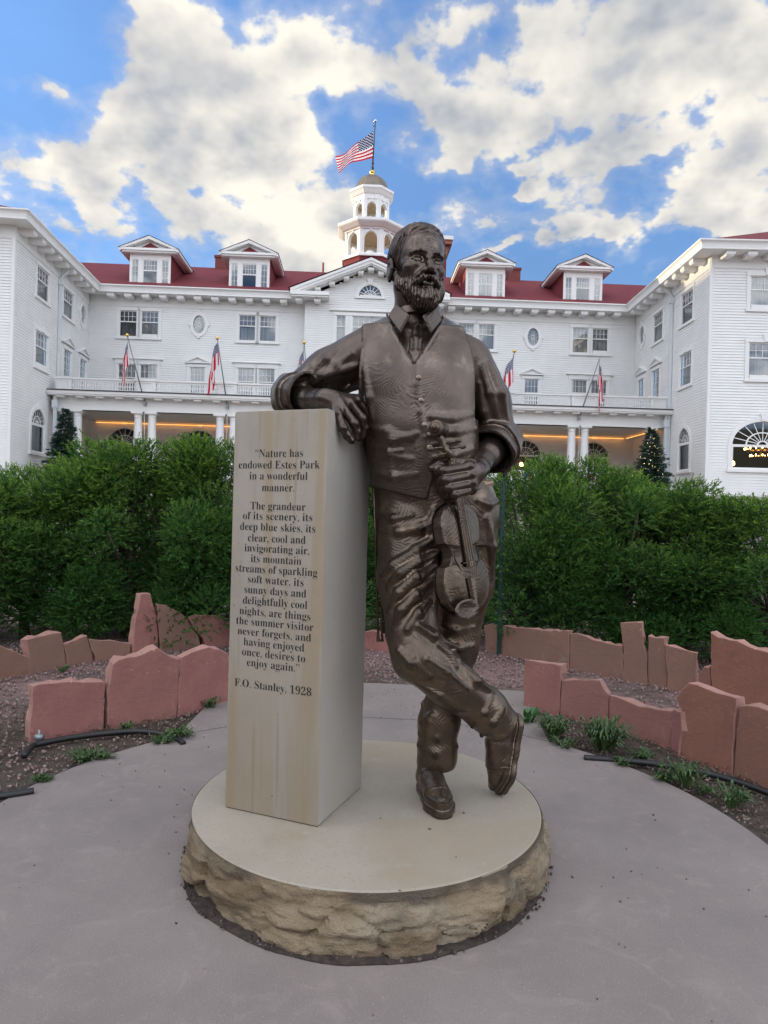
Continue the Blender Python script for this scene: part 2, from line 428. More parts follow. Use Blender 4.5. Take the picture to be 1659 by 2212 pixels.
# ------------------------------------------------------------------ round rough-hewn base
BASE_TOP = .19; BASE_R = .66
def mk_sandstone(name, streak=False):
    m, g, b = raw(name)
    v = g.n('ShaderNodeTexCoord').outputs['Object']
    c = g.mix(g.step(g.noise(v, 2.5, 5, .6), .3, .7), (.368, .322, .258), (.315, .276, .218))
    if streak:
        fy = g.xyz(v)[1]; front = g.step(fy, -.186, -.191, .12, 1.0)
        w = g.noise(v, 2.0, 3, .5)
        vs = g.vm('MULTIPLY', v, (1, 1, .07))
        s1 = g.noise(g.vm('ADD', vs, (1.3, 0.0, 0.0)), 14, 3, .5)
        s2 = g.noise(g.vm('MULTIPLY', v, (1, 1, .03)), 38, 2, .5)
        c = g.mix(g.m('MULTIPLY', g.step(s1, .50, .64, 0, .65), front), c, (.315, .24, .14))
        c = g.mix(g.m('MULTIPLY', g.lin(g.xyz(v)[2], .75, .05, 0, .45), front), c, (.285, .215, .135))
        c = g.mix(g.step(s1, .30, .46, .40, 0), c, (.36, .35, .33))
        c = g.mix(g.m('MULTIPLY', g.step(s2, .60, .70, 0, .5), front), c, (.25, .185, .105))
        c = g.mix(g.lin(front, .12, 1.0, .55, 0), c, (.37, .352, .318))  # other faces painted greyer and paler, standing in for light on turned sides
        c = g.mix(g.step(g.noise(v, 60, 2), .72, .78, 0, .7), c, (.12, .08, .05))
    else:
        c = g.mix(g.step(g.noise(v, 5, 5, .65), .55, .75, 0, .4), c, (.34, .25, .15))
        c = g.mix(g.step(g.noise(v, 130, 3), .58, .72, 0, .55), c, (.19, .155, .11))
        c = g.mix(g.step(g.noise(v, 1.6, 5, .6), .48, .66, 0, .45), c, (.31, .235, .15))
        c = g.mix(g.step(g.noise(v, 11, 6, .7), .60, .70, 0, .3), c, (.43, .39, .32))
    g.put(b.inputs['Base Color'], c); b.inputs['Roughness'].default_value = .75
    bump_to(g, b, g.noise(v, 160, 4, .7), .25, .003)
    return m
SAND = mk_sandstone('sandstone'); PILL = mk_sandstone('stained_sidelit_sandstone', True)
def mk_hewn():
    m, g, b = raw('hewn_sandstone')
    v = g.n('ShaderNodeTexCoord').outputs['Object']
    bands = g.noise(g.vm('MULTIPLY', v, (1.3, 1.3, 9)), 2.2, 5, .6, dist=.8)
    c = g.mix(g.step(bands, .35, .65), (.345, .262, .165), (.185, .128, .072))
    c = g.mix(g.step(g.noise(v, 4.5, 5, .6), .5, .68, 0, .8), c, (.40, .33, .235))
    c = g.mix(g.step(g.noise(v, 3.1, 4, .6), .54, .70, 0, .85), c, (.075, .066, .048))
    c = g.mix(g.step(g.noise(v, 90, 4, .7), .56, .72, 0, .5), c, (.13, .095, .06))
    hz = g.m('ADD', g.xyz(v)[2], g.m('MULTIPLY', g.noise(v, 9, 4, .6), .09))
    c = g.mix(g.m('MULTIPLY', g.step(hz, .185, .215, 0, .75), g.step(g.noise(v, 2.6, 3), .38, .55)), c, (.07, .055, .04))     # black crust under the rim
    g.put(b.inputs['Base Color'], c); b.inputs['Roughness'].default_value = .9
    bump_to(g, b, g.m('ADD', g.m('MULTIPLY', g.noise(v, 18, 6, .75), 1.6), g.noise(v, 110, 4, .7)), .9, .014)
    return m
HEWN = mk_hewn()
base = empty('statue_base', (BASE_C[0], BASE_C[1], 0), 0, 'round tan sandstone base with smooth top and rough hewn sides', 'pedestal')
def build_base():
    n, k = 420, 44
    mb = MB(); V = []; Fc = []
    for j in range(k+1):
        t = j/k
        z = BASE_TOP - .004 - t*(BASE_TOP+.03)
        for i in range(n):
            a = 2*math.pi*i/n
            p = Vector((math.cos(a), math.sin(a), 0))
            bulge = .034*math.sin(min(t*1.9, 1)*math.pi/2) - .020*max(t-.7, 0)
            q = Vector((p.x*3.1, p.y*3.1, z*9))
            # broken facets: each cell of a voronoi pattern is a tilted, stepped plane
            w = Vector((p.x*2.9, p.y*2.9, z*6+.7)); w += .25*mnoise.noise_vector(w*1.7)
            dist, pts = mnoise.voronoi(w)
            c0 = pts[0]; tilt = mnoise.noise_vector(c0*3.7)
            loc_ = w-c0
            fac = (dist[1]-dist[0])
            r = BASE_R + bulge*(.85+.5*mnoise.noise(q*.7))
            r += min(t*5, 1)*(.030*mnoise.noise(c0*5.3) + .045*loc_.dot(tilt) - .010*(1-min(fac*6, 1)) + .014*mnoise.turbulence(q*1.6, 4, False) - .006 + .006*mnoise.noise(q*7))
            if t < .12: r = max(r, BASE_R+.002)
            # scalloped bottom edge
            zz = z + (.03*mnoise.noise(Vector((p.x*4, p.y*4, 9))) if t > .8 else 0)
            V.append((r*p.x, r*p.y, zz))
    for j in range(k):
        for i in range(n):
            Fc.append((j*n+i, (j+1)*n+i, (j+1)*n+(i+1) % n, j*n+(i+1) % n))
    mb.v = V; mb.f = Fc; mb.mi = [0]*len(Fc)
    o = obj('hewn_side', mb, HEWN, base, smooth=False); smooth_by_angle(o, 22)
    tp = MB(); c = circle((0, 0), BASE_R+.001, 160, .004, 3.3)
    inn = [(x*.992, y*.992) for x, y in c]; m = len(c)
    V = [(x, y, BASE_TOP-.013) for x, y in c] + [(x, y, BASE_TOP-.005) for x, y in c] + [(x, y, BASE_TOP) for x, y in inn]
    Fc = [(r*m+i, r*m+(i+1) % m, (r+1)*m+(i+1) % m, (r+1)*m+i) for r in range(2) for i in range(m)] + [tuple(range(2*m, 3*m))]
    tp.add(V, Fc); obj('smooth_top', tp, SAND, base)
build_base()

# ------------------------------------------------------------------ pillar with inscription
PW, PH = .387, 1.466
PANG = rad(-21.5)
PC = (-.312, 2.630)
pillar = empty('stone_pillar', (PC[0], PC[1], BASE_TOP), PANG, 'square tan sandstone pillar carved with a long quotation', 'pillar')
def build_pillar():
    w = PW/2; bv = .009
    bm = bmesh.new()
    bmesh.ops.create_cube(bm, size=1)
    for v in bm.verts: v.co = Vector((v.co.x*PW, v.co.y*PW, (v.co.z+.5)*PH))
    bmesh.ops.bevel(bm, geom=[e for e in bm.edges], offset=bv, segments=2, affect='EDGES', profile=.6)
    bmesh.ops.translate(bm, verts=bm.verts, vec=(0, 0, .002))
    me = bpy.data.meshes.new('shaft'); bm.to_mesh(me); bm.free()
    o = link_mesh('shaft', me, PILL, pillar); smooth_by_angle(o, 35)
    # inscription
    ca, sa = math.cos(PANG), math.sin(PANG)
    def face(px, py):     # ray through a picture point onto the inscribed face -> (s, z)
        d = P(px, py, 1.0) - np.array([0, 0, H])
        nx, ny = sa, -ca                                  # outward normal of the face
        fx, fy = PC[0]+nx*w, PC[1]+ny*w
        t = (fx*nx+fy*ny)/(d[0]*nx+d[1]*ny)
        q = d*t + np.array([0, 0, H])
        return (q[0]-PC[0])*ca + (q[1]-PC[1])*sa, q[2]-BASE_TOP
    def serif(t):
        r = ''
        for c in t:
            if 'A' <= c <= 'Z': r += chr(0x1D400+ord(c)-65)
            elif 'a' <= c <= 'z': r += chr(0x1D41A+ord(c)-97)
            elif '0' <= c <= '9': r += chr(0x1D7CE+ord(c)-48)
            else: r += c
        return r
    lines = [('\u201cNature has',188,432,320,318),('endowed Estes Park',103,518,376,380),('in a wonderful',158,455,434,436),('manner.',222,387,494,496),
        ('The grandeur',163,445,588,593),('of its scenery, its',125,480,638,648),('deep blue skies, its',110,495,693,705),('clear, cool and',150,445,752,762),
        ('invigorating air,',133,463,803,817),('its mountain',165,423,860,868),('streams of sparkling',87,505,908,927),('soft water, its',150,435,965,978),
        ('sunny days and',132,448,1018,1035),('delightfully cool',124,453,1073,1093),('nights, are things',107,470,1128,1150),('the summer visitor',90,485,1178,1205),
        ('never forgets, and',97,473,1232,1257),('having enjoyed',128,438,1287,1310),('once, desires to',120,443,1338,1365),('enjoy again.\u201d',145,413,1392,1415),
        ('F.O. Stanley, 1928',82,475,1497,1535)]
    mb = MB(); SIZE = .0415
    for t, xl, xr, yl, yr in lines:
        s0, z0 = face(472.4+.422*xl, 852.5+.422*yl); s1, z1 = face(472.4+.422*xr, 852.5+.422*yr)
        cu = bpy.data.curves.new('tmp', 'FONT'); cu.body = serif(t); cu.size = 1.0; cu.resolution_u = 3; cu.offset = -.009
        to = bpy.data.objects.new('tmp', cu); COL.objects.link(to); bpy.context.view_layer.update()
        me = bpy.data.meshes.new_from_object(to)
        co = np.zeros(len(me.vertices)*3); me.vertices.foreach_get('co', co); co = co.reshape(-1, 3)
        x0, x1 = co[:, 0].min(), co[:, 0].max(); sx = (s1-s0)/(x1-x0)
        vs = [(s0+(c[0]-x0)*sx, -w-.0012, (z0+z1)/2+c[1]*SIZE) for c in co]
        mb.add(vs, [tuple(p.vertices) for p in me.polygons])
        bpy.data.objects.remove(to); bpy.data.curves.remove(cu); bpy.data.meshes.remove(me)
    obj('inscription', mb, mat('engraved_black', (.012, .011, .010), rough=.7), pillar)
    j = MB(); j.box(-w+.006, w-.006, -w+.006, w-.006, -.002, .003)
    obj('base_joint', j, mat('joint_dark', (.03, .028, .025), rough=1), pillar)  # dark seam strip between shaft and base
build_pillar()

# ------------------------------------------------------------------ upright red flagstones
def mk_flag(name, c1, c2):
    m, g, b = raw(name)
    v = g.n('ShaderNodeTexCoord').outputs['Object']
    c = g.mix(g.step(g.noise(v, 3.0, 6, .65), .32, .68), c1, c2)
    oi = g.n('ShaderNodeObjectInfo').outputs['Random']
    c = g.mix(g.lin(oi, 0, 1, 0, .38), c, (.20, .115, .085))
    c = g.mix(g.step(g.noise(v, 9, 5, .7, dist=1.0), .60, .72, 0, .35), c, tuple(min(k*1.55, 1) for k in c1))
    c = g.mix(g.step(g.noise(v, 14, 6, .7), .62, .70, 0, .45), c, tuple(k*.5 for k in c2))
    c = g.mix(g.step(g.noise(v, 4.2, 6, .7), .56, .66, 0, .38), c, (.27, .205, .165))
    c = g.mix(g.step(g.noise(g.vm('MULTIPLY', v, (1, 1, 2.5)), 7, 5, .65), .60, .68, 0, .5), c, tuple(k*.62 for k in c2))
    fr = g.step(g.noise(v, 30, 3), .66, .72, 0, .5)
    c = g.mix(fr, c, tuple(min(k*1.7+.03, 1) for k in c1))
    g.put(b.inputs['Base Color'], c); b.inputs['Roughness'].default_value = .85
    bump_to(g, b, g.m('ADD', g.noise(v, 14, 7, .68), g.m('MULTIPLY', g.noise(v, 70, 4), .2)), .42, .026)
    return m
FL_RED = mk_flag('red_flagstone', (.345, .146, .122), (.250, .106, .092))
FL_TAN = mk_flag('brown_flagstone', (.255, .135, .095), (.19, .105, .078))
FL_ORG = mk_flag('rust_flagstone', (.275, .118, .078), (.21, .088, .064))
SPLIT_LIT = mk_flag('split_lit_stone_edge', (.42, .225, .18), (.33, .165, .135))  # paler split edges, mostly skylight on the tops painted in
def ca_(x, y): return .3472*x, 1209.7+.3472*y
def cb_(x, y): return 1036.9+.375*x, 1267.3+.375*y
def flagstone(conv, poly, b0, b1, m, label, grp, thick=.06, z=0.0, seed=0, lean=0.0):
    A = PG(*conv(*b0), z); B = PG(*conv(*b1), z)
    e = np.array([B[0]-A[0], B[1]-A[1]]); e /= np.linalg.norm(e); n = np.array([e[1], -e[0]])
    if n[1] > 0: n = -n
    pts = []
    for x, y in poly:
        d = P(*conv(x, y), 1.0) - np.array([0, 0, H])
        t = (A[:2]@n)/(d[:2]@n); q = d*t + np.array([0, 0, H])
        pts.append(((q[:2]-A[:2])@e, q[2]))
    zmin = min(p[1] for p in pts)
    # split the outline and roughen it a little
    out = []
    N = len(pts); rnd = random.Random(seed)
    for i in range(N):
        p, q = pts[i], pts[(i+1) % N]
        L = math.hypot(q[0]-p[0], q[1]-p[1]); k = max(1, int(L/.045))
        for j in range(k):
            t = j/k; jx, jz = (0, 0) if j == 0 else (rnd.uniform(-.005, .005), rnd.uniform(-.006, .006))
            out.append((p[0]+(q[0]-p[0])*t+jx, p[1]+(q[1]-p[1])*t+jz))
    s0 = sum(p[0] for p in out)/len(out)
    # foot of the stone goes into the ground
    out = [(s-s0, (zz if zz > zmin+.22*(max(p[1] for p in out)-zmin) else zz-.07)) for s, zz in out]
    loc = (A[0]+e[0]*s0, A[1]+e[1]*s0, 0.0)
    bm = bmesh.new()
    f0 = [bm.verts.new((s, -.0, zz)) for s, zz in out]
    face = bm.faces.new(f0)
    r = bmesh.ops.extrude_face_region(bm, geom=[face])
    bv = [v for v in r['geom'] if isinstance(v, bmesh.types.BMVert)]
    for v in bv: v.co.y += thick; v.co.x += rnd.uniform(-.010, .010); v.co.z += rnd.uniform(-.016, .010)
    bmesh.ops.recalc_face_normals(bm, faces=bm.faces)
    fr = [ed for ed in bm.edges if all(abs(v.co.y) < 1e-6 for v in ed.verts)]
    bmesh.ops.bevel(bm, geom=fr, offset=.0045, segments=1, affect='EDGES')
    for v in bm.verts: v.co.y += .004*mnoise.noise(v.co*9+Vector((seed, 0, 0)))
    me = bpy.data.meshes.new('flagstone'); bm.to_mesh(me); bm.free()
    o = link_mesh('flagstone', me, [m, SPLIT_LIT]); o.location = loc
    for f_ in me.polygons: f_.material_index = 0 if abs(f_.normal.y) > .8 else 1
    o.rotation_euler = (lean, 0, math.atan2(e[1], e[0]))
    tag(o, label, 'stone slab', grp)
GL, GR = 'red flagstones edging the left bed', 'red flagstones edging the right bed'
flagstone(ca_, [(205,785),(245,770),(330,765),(460,755),(640,755),(655,765),(640,1040),(420,1085),(200,1120),(185,1060),(200,900)], (200,1120),(640,1040), FL_RED, 'low square red slab at the left end of the front row', GL, .09, seed=1)
flagstone(ca_, [(700,650),(735,620),(840,600),(980,545),(1060,600),(1118,618),(1095,970),(890,1005),(690,1035),(672,1000),(668,820)], (690,1035),(1095,970), FL_RED, 'tallest slab of the left front row with a peaked top', GL, .09, seed=2)
flagstone(ca_, [(1122,608),(1200,570),(1300,540),(1370,555),(1412,580),(1440,640),(1440,885),(1405,890),(1104,968)], (1100,968),(1405,890), FL_RED, 'round topped red slab half behind the inscribed pillar', GL, .07, seed=3)
flagstone(ca_, [(-60,520),(0,528),(90,565),(185,605),(188,705),(0,745),(-60,760)], (0,745),(190,705), FL_TAN, 'sloping tan slab cut by the left picture edge', GL, seed=4)
flagstone(ca_, [(165,495),(270,470),(380,450),(392,500),(400,560),(424,660),(193,705),(180,600)], (190,705),(425,660), FL_TAN, 'brown slab with a pale crack across its middle', GL, .09, seed=5)
flagstone(ca_, [(400,525),(540,468),(560,540),(598,625),(428,660)], (425,660),(600,625), FL_TAN, 'small brown slab with a top rising to a point on its right', GL, seed=6)
flagstone(ca_, [(553,490),(700,498),(812,520),(813,595),(604,630)], (600,630),(815,595), FL_TAN, 'long low brown slab beneath the juniper in the left back row', GL, seed=7)
flagstone(ca_, [(875,212),(938,212),(965,310),(998,565),(818,595),(838,400)], (815,595),(1000,565), FL_RED, 'tall narrow red slab in the left back row', GL, seed=8)
flagstone(ca_, [(974,275),(1030,280),(1110,320),(1165,365),(1197,430),(1290,538),(1004,566)], (1000,568),(1300,540), FL_TAN, 'cracked slab with a curved slope next to the tall narrow slab', GL, seed=9)
flagstone(ca_, [(1168,355),(1200,343),(1370,340),(1418,380),(1470,450),(1470,545),(1305,540),(1205,420)], (1300,540),(1415,527), FL_RED, 'low dark red slab touching the pillar outline in the back row', GL, seed=10)
flagstone(ca_, [(2230,450),(2330,440),(2450,480),(2450,590),(2230,560)], (2230,545),(2450,570), FL_RED, 'low red slab seen between the pillar and the statue', GL, seed=11)
flagstone(cb_, [(22,225),(70,215),(200,235),(350,248),(515,255),(512,470),(35,370)], (35,370),(515,470), FL_TAN, 'long straight topped slab nearest the statue in the back row', GR, seed=12)
flagstone(cb_, [(519,270),(560,268),(640,300),(700,315),(818,340),(832,540),(517,470)], (515,470),(835,540), FL_TAN, 'long brown slab with a dipping top beside the narrow upright one', GR, seed=13)
flagstone(cb_, [(808,207),(935,207),(940,330),(963,400),(965,560),(840,540)], (838,540),(967,560), FL_TAN, 'tall narrow upright slab standing above the right back row', GR, seed=14)
flagstone(cb_, [(967,283),(1066,295),(1063,330),(1078,585),(969,560)], (967,560),(1080,585), FL_TAN, 'narrow brown slab with a flat top right of the tallest upright', GR, seed=15)
flagstone(cb_, [(1067,333),(1150,355),(1253,382),(1243,612),(1085,587)], (1083,590),(1245,615), FL_TAN, 'grey brown slab with a top sloping down to the dark gap', GR, seed=16)
flagstone(cb_, [(1262,500),(1290,460),(1322,465),(1324,640),(1247,620)], (1245,620),(1325,640), FL_ORG, 'small rust coloured stump of slab in the dark gap', GR, seed=17)
flagstone(cb_, [(1327,260),(1370,290),(1480,310),(1560,350),(1670,380),(1800,420),(1800,780),(1332,660)], (1330,645),(1700,745), FL_ORG, 'biggest slab of the back row cut by the right picture edge', GR, .09, seed=18)
flagstone(cb_, [(258,418),(365,438),(468,455),(458,740),(245,690)], (245,690),(460,740), FL_RED, 'square red slab at the statue end of the right front row', GR, .07, seed=19)
flagstone(cb_, [(473,538),(690,538),(715,590),(740,620),(736,800),(464,740)], (460,740),(738,800), FL_RED, 'red slab with a flat top and one shoulder cut away', GR, seed=20)
flagstone(cb_, [(744,622),(830,650),(920,690),(1106,715),(1088,925),(742,800)], (740,800),(1090,925), FL_RED, 'long red slab with a top sagging like a saddle', GR, seed=21)
flagstone(cb_, [(1112,700),(1158,720),(1162,830),(1132,965),(1092,930)], (1090,925),(1135,962), FL_RED, 'thin red splinter of slab wedged between two bigger ones', GR, .05, seed=22)
flagstone(cb_, [(1130,640),(1165,590),(1200,553),(1300,585),(1480,640),(1465,880),(1450,1070),(1140,965),(1165,860),(1162,720)], (1140,965),(1450,1070), FL_ORG, 'tallest rust slab of the right front row with a jagged left side', GR, .09, seed=23)
flagstone(cb_, [(1494,685),(1600,690),(1670,715),(1800,740),(1800,1215),(1447,1070),(1470,940)], (1447,1070),(1690,1165), FL_ORG, 'rust slab of the front row running out of the picture', GR, .08, seed=24)

# ------------------------------------------------------------------ loose gravel, wood chips, debris
rng = np.random.default_rng(5)
OCT_V = np.array([(1,0,0),(-1,0,0),(0,1,0),(0,-1,0),(0,0,1),(0,0,-1)], float)
OCT_F = np.array([(0,2,4),(2,1,4),(1,3,4),(3,0,4),(2,0,5),(1,2,5),(3,1,5),(0,3,5)])
def rand_rot(n, flat=1.0):
    q = rng.normal(size=(n, 4)); q[:, 1:3] *= flat; q /= np.linalg.norm(q, axis=1)[:, None]
    w, x, y, z = q.T
    return np.stack([1-2*(y*y+z*z), 2*(x*y-z*w), 2*(x*z+y*w), 2*(x*y+z*w), 1-2*(x*x+z*z), 2*(y*z-x*w), 2*(x*z-y*w), 2*(y*z+x*w), 1-2*(x*x+y*y)], 1).reshape(n, 3, 3)
def scatter(name, pos, size, aspect, m, kind='stuff', flat=1.0, rz=None):
    n = len(pos)
    V = OCT_V[None]*np.array(aspect)[None, None] * size[:, None, None] * rng.uniform(.7, 1.3, (n, 1, 3))
    V = np.einsum('nij,nkj->nki', rand_rot(n, flat), V) + pos[:, None]
    Fc = (OCT_F[None] + (np.arange(n)*6)[:, None, None]).reshape(-1, 3)
    o = np_mesh(name, V.reshape(-1, 3), Fc, m); return tag(o, kind=kind)
def speck_mat(name, cols, rough=.9):
    m, g, b = raw(name)
    geo = g.n('ShaderNodeNewGeometry')
    cr = g.n('ShaderNodeValToRGB'); el = cr.color_ramp.elements
    el[0].color = cols[0] + (1,); el[1].color = cols[-1] + (1,)
    for i, c in enumerate(cols[1:-1]):
        e = el.new((i+1)/(len(cols)-1)); e.color = c + (1,)
    g.put(cr.inputs[0], geo.outputs['Random Per Island']); g.put(b.inputs['Base Color'], cr.outputs[0]); b.inputs['Roughness'].default_value = rough
    return m
def bed_points(n, x0, x1, y0, y1, keep):
    p = np.stack([rng.uniform(x0, x1, n), rng.uniform(y0, y1, n)], 1)
    r = np.hypot(p[:, 0]-BASE_C[0], p[:, 1]-BASE_C[1])
    ok = (r > PATIO_R+.03) & ~((p[:, 0] > -1.15) & (p[:, 0] < 1.08) & (p[:, 1] > 3.5) & (p[:, 1] < 5.13))
    p = p[ok]; r = r[ok]
    return p[keep(p, r)]
def pn(p, s, seed): return np.array([mnoise.noise(Vector((a*s, b*s, seed))) for a, b in p])
pts = bed_points(62000, -5, 5, 1.6, 7.2, lambda p, r: (np.abs(p[:, 0])/np.maximum(p[:, 1], .1) < .66) & (pn(p, 1.5, 3.0) + .45*(r > 2.7) + rng.normal(0, .25, len(p)) > .22))
z = np.full(len(pts), .002)
scatter('gravel', np.column_stack([pts, z]), rng.uniform(.006, .015, len(pts)), (1, .8, .6), speck_mat('gravel_stone', [(.15, .088, .08), (.25, .155, .145), (.32, .22, .205), (.18, .12, .11), (.36, .29, .27)]))
pts = bed_points(30000, -3.2, 3.4, 1.7, 5.2, lambda p, r: (np.abs(p[:, 0])/p[:, 1] < .64) & (r < 2.75+.25*pn(p, 1.3, 8.0)) & (pn(p, 2.0, 5.0)+rng.normal(0, .3, len(p)) > -.25))
scatter('wood_chips', np.column_stack([pts, np.full(len(pts), .006)]), rng.uniform(.010, .028, len(pts)), (1, .22, .10), speck_mat('chip_wood', [(.045, .03, .022), (.10, .065, .045), (.17, .12, .085), (.07, .045, .033), (.27, .215, .165)]), flat=.22)
n = 130
t = rng.uniform(0, 2*math.pi, n); r = np.sqrt(rng.uniform(.72**2, 1.58**2, n))
pos = np.column_stack([BASE_C[0]+r*np.cos(t), BASE_C[1]+r*np.sin(t), np.full(n, .015)])
k = 80
pos2 = np.column_stack([rng.uniform(-.25, .95, k), rng.uniform(4.25, 5.05, k), np.full(k, .014)])
scatter('debris', np.vstack([pos, pos2]), rng.uniform(.0018, .0058, n+k), (1, .8, .6), speck_mat('debris_grit', [(.05, .035, .03), (.12, .08, .07), (.2, .13, .11)]))
n = 150
t = rng.uniform(math.pi*1.02, math.pi*1.98, n); r = rng.uniform(.665, .695, n)
scatter('soil_crumbs', np.column_stack([BASE_C[0]+r*np.cos(t), BASE_C[1]-.04+r*np.sin(t)*.98, np.full(n, .018)]), rng.uniform(.003, .009, n), (1, .8, .7), speck_mat('soil_crumb', [(.03, .022, .018), (.07, .05, .04), (.16, .13, .11)]))
for i, (px, py, s) in enumerate([(928, 1792, .006), (1002, 1757, .006), (822, 1769, .004), (864, 1925, .004), (985, 1852, .003)]):
    q = PG(px, py, BASE_TOP)
    mb = MB(); mb.add([tuple(v*s*np.array([1.2, .9, .7])) for v in OCT_V], [tuple(f) for f in OCT_F])
    o = obj('pebble', mb, mat('pebble_stone', (.13, .09, .075), rough=.9)); o.location = (q[0], q[1], BASE_TOP+s*.5); o.rotation_euler = (.3*i, .2, i)
    tag(o, 'tiny brown pebble lying on the smooth top of the round base', 'pebble', 'pebbles on the round base')

# ------------------------------------------------------------------ irrigation hoses and weeds
HOSE = mat('black_hose_plastic', (.012, .012, .013), rough=.45)
def hose(pts, label, r=.016):
    w = [PG(x, y, .02) for x, y in pts]
    c = np.mean(w, 0); c[2] = 0
    # smooth the line
    q = []
    for i in range(len(w)-1):
        p0, p1, p2, p3 = w[max(i-1, 0)], w[i], w[i+1], w[min(i+2, len(w)-1)]
        for t in np.linspace(0, 1, 8, endpoint=False):
            q.append(.5*((2*p1)+(p2-p0)*t+(2*p0-5*p1+4*p2-p3)*t*t+(-p0+3*p1-3*p2+p3)*t**3))
    q.append(w[-1])
    mb = MB(); mb.tube([tuple(p-c) for p in q], r, 10)
    o = obj('irrigation_hose', mb, HOSE, smooth=True); o.location = tuple(c)
    return tag(o, label, 'hose', 'black irrigation hoses in the beds')
hz = hose([ca_(*p) for p in [(150,1218),(200,1160),(260,1140),(450,1105),(650,1080),(850,1065),(1000,1080),(1090,1105),(1140,1140)]], 'black hose curving in front of the left flagstones')
hose([ca_(*p) for p in [(-140,1492),(-60,1478),(60,1462),(210,1438)]], 'short black hose end at the left edge of the patio')
hose([cb_(*p) for p in [(600,986),(700,992),(800,1000),(1000,1020),(1200,1055),(1400,1100),(1560,1150),(1680,1195),(1800,1240)]], 'black hose running along the right edge of the patio')
q = PG(*ca_(243, 1132), .02)
mb = MB(); mb.tube([(0, 0, .0), (0, 0, .07)], .006, 8); mb.tube([(-.02, 0, .03), (.02, 0, .03)], .018, 8)
o = obj('hose_clamp', mb, STEELP, smooth=True); o.location = (q[0], q[1], .015)
tag(o, 'small steel clamp on the hose by the low square slab', 'clamp')
WEEDM = speck_mat('weed_leaf', [(.026, .060, .015), (.045, .092, .022), (.07, .12, .03)], .6)
BROADM = speck_mat('broad_leaf', [(.03, .09, .02), (.045, .12, .03)], .5)
def weed(px, py, rr, hh, n, label, broad=False, seed=0):
    rnd = random.Random(seed); mb = MB()
    for i in range(n):
        a = rnd.uniform(0, 2*math.pi); L = rnd.uniform(.5, 1)*hh; out = rnd.uniform(.2, 1)*rr
        w = (.022 if broad else .0065)*rnd.uniform(.7, 1.3)
        d = Vector((math.cos(a), math.sin(a), 0)); s = Vector((-d.y, d.x, 0))
        b0 = d*rnd.uniform(0, .35*rr)
        pts = [b0, b0+d*out*.35+Vector((0, 0, L*.6)), b0+d*out*.75+Vector((0, 0, L*.95)), b0+d*out+Vector((0, 0, L*.8))]
        ws = [.25*w, w, w*.8, .05*w]
        V = []
        for p, q in zip(pts, ws): V += [p-s*q, p+s*q+Vector((0, 0, .1*q))]
        mb.add(V, [(0, 1, 3, 2), (2, 3, 5, 4), (4, 5, 7, 6)])
        if not broad and rnd.random() < .7:       # side leaflets
            for k in range(3):
                c = pts[1].lerp(pts[2], rnd.random()); dd = Vector((rnd.uniform(-1, 1), rnd.uniform(-1, 1), rnd.uniform(0, .8))).normalized()*.03
                ss = dd.cross(Vector((0, 0, 1))).normalized()*.005
                mb.add([c, c+dd*.5+ss, c+dd, c+dd*.5-ss], [(0, 1, 2, 3)])
    o = obj('weed', mb, BROADM if broad else WEEDM, fixn=False)
    q = PG(px, py, .0); o.location = (q[0], q[1], .0)
    tag(o, label, 'plant', 'green weeds growing in the beds')
wl = [(cb_(715, 935), .17, .17, 130, 'biggest leafy weed clump in front of the saddle topped slab', False),
      (cb_(425, 870), .13, .13, 70, 'weed clump with thin stems in front of the square red slab', False),
      (cb_(485, 930), .10, .05, 26, 'flat weed rosette at the patio edge near the crossed foot', False),
      (cb_(272, 790), .09, .11, 9, 'broad leaved dock plant beside the crossed shoe', True),
      (cb_(495, 735), .07, .20, 22, 'tall thin weed growing against the red slab with cut shoulder', False),
      (cb_(1060, 1125), .07, .05, 30, 'small weed just beyond the right hose', False),
      (cb_(820, 1040), .05, .05, 18, 'tiny weed between the right hose and the patio', False),
      (cb_(940, 995), .10, .05, 34, 'low weed patch touching the right hose', False),
      (cb_(1180, 1150), .12, .12, 34, 'thin wiry weed below the tallest rust slab', False),
      (cb_(1290, 1190), .06, .04, 20, 'flat weed near the right patio edge', False),
      (cb_(1450, 1270), .10, .11, 30, 'sparse weed near the right picture edge', False),
      (ca_(1310, 925), .08, .07, 30, 'weed beside the round topped slab and the pillar', False),
      (ca_(1120, 1110), .10, .06, 40, 'weed at the right end of the left hose', False),
      (ca_(785, 1075), .05, .06, 20, 'small weed growing over the left hose', False),
      (ca_(1010, 1150), .08, .04, 30, 'low weed between the left hose and the patio', False),
      (ca_(520, 1250), .09, .05, 60, 'yellow green grass tuft in the left bed', False),
      (ca_(650, 1245), .06, .04, 26, 'small weed right of the grass tuft', False),
      (ca_(265, 1385), .05, .035, 40, 'tiny grass tuft at the left patio edge', False),
      (ca_(390, 700), .06, .05, 20, 'small weed below the cracked brown slab', False)]
for i, (p, rr, hh, n, lb, br) in enumerate(wl): weed(p[0], p[1], rr, hh, n, lb, br, i)
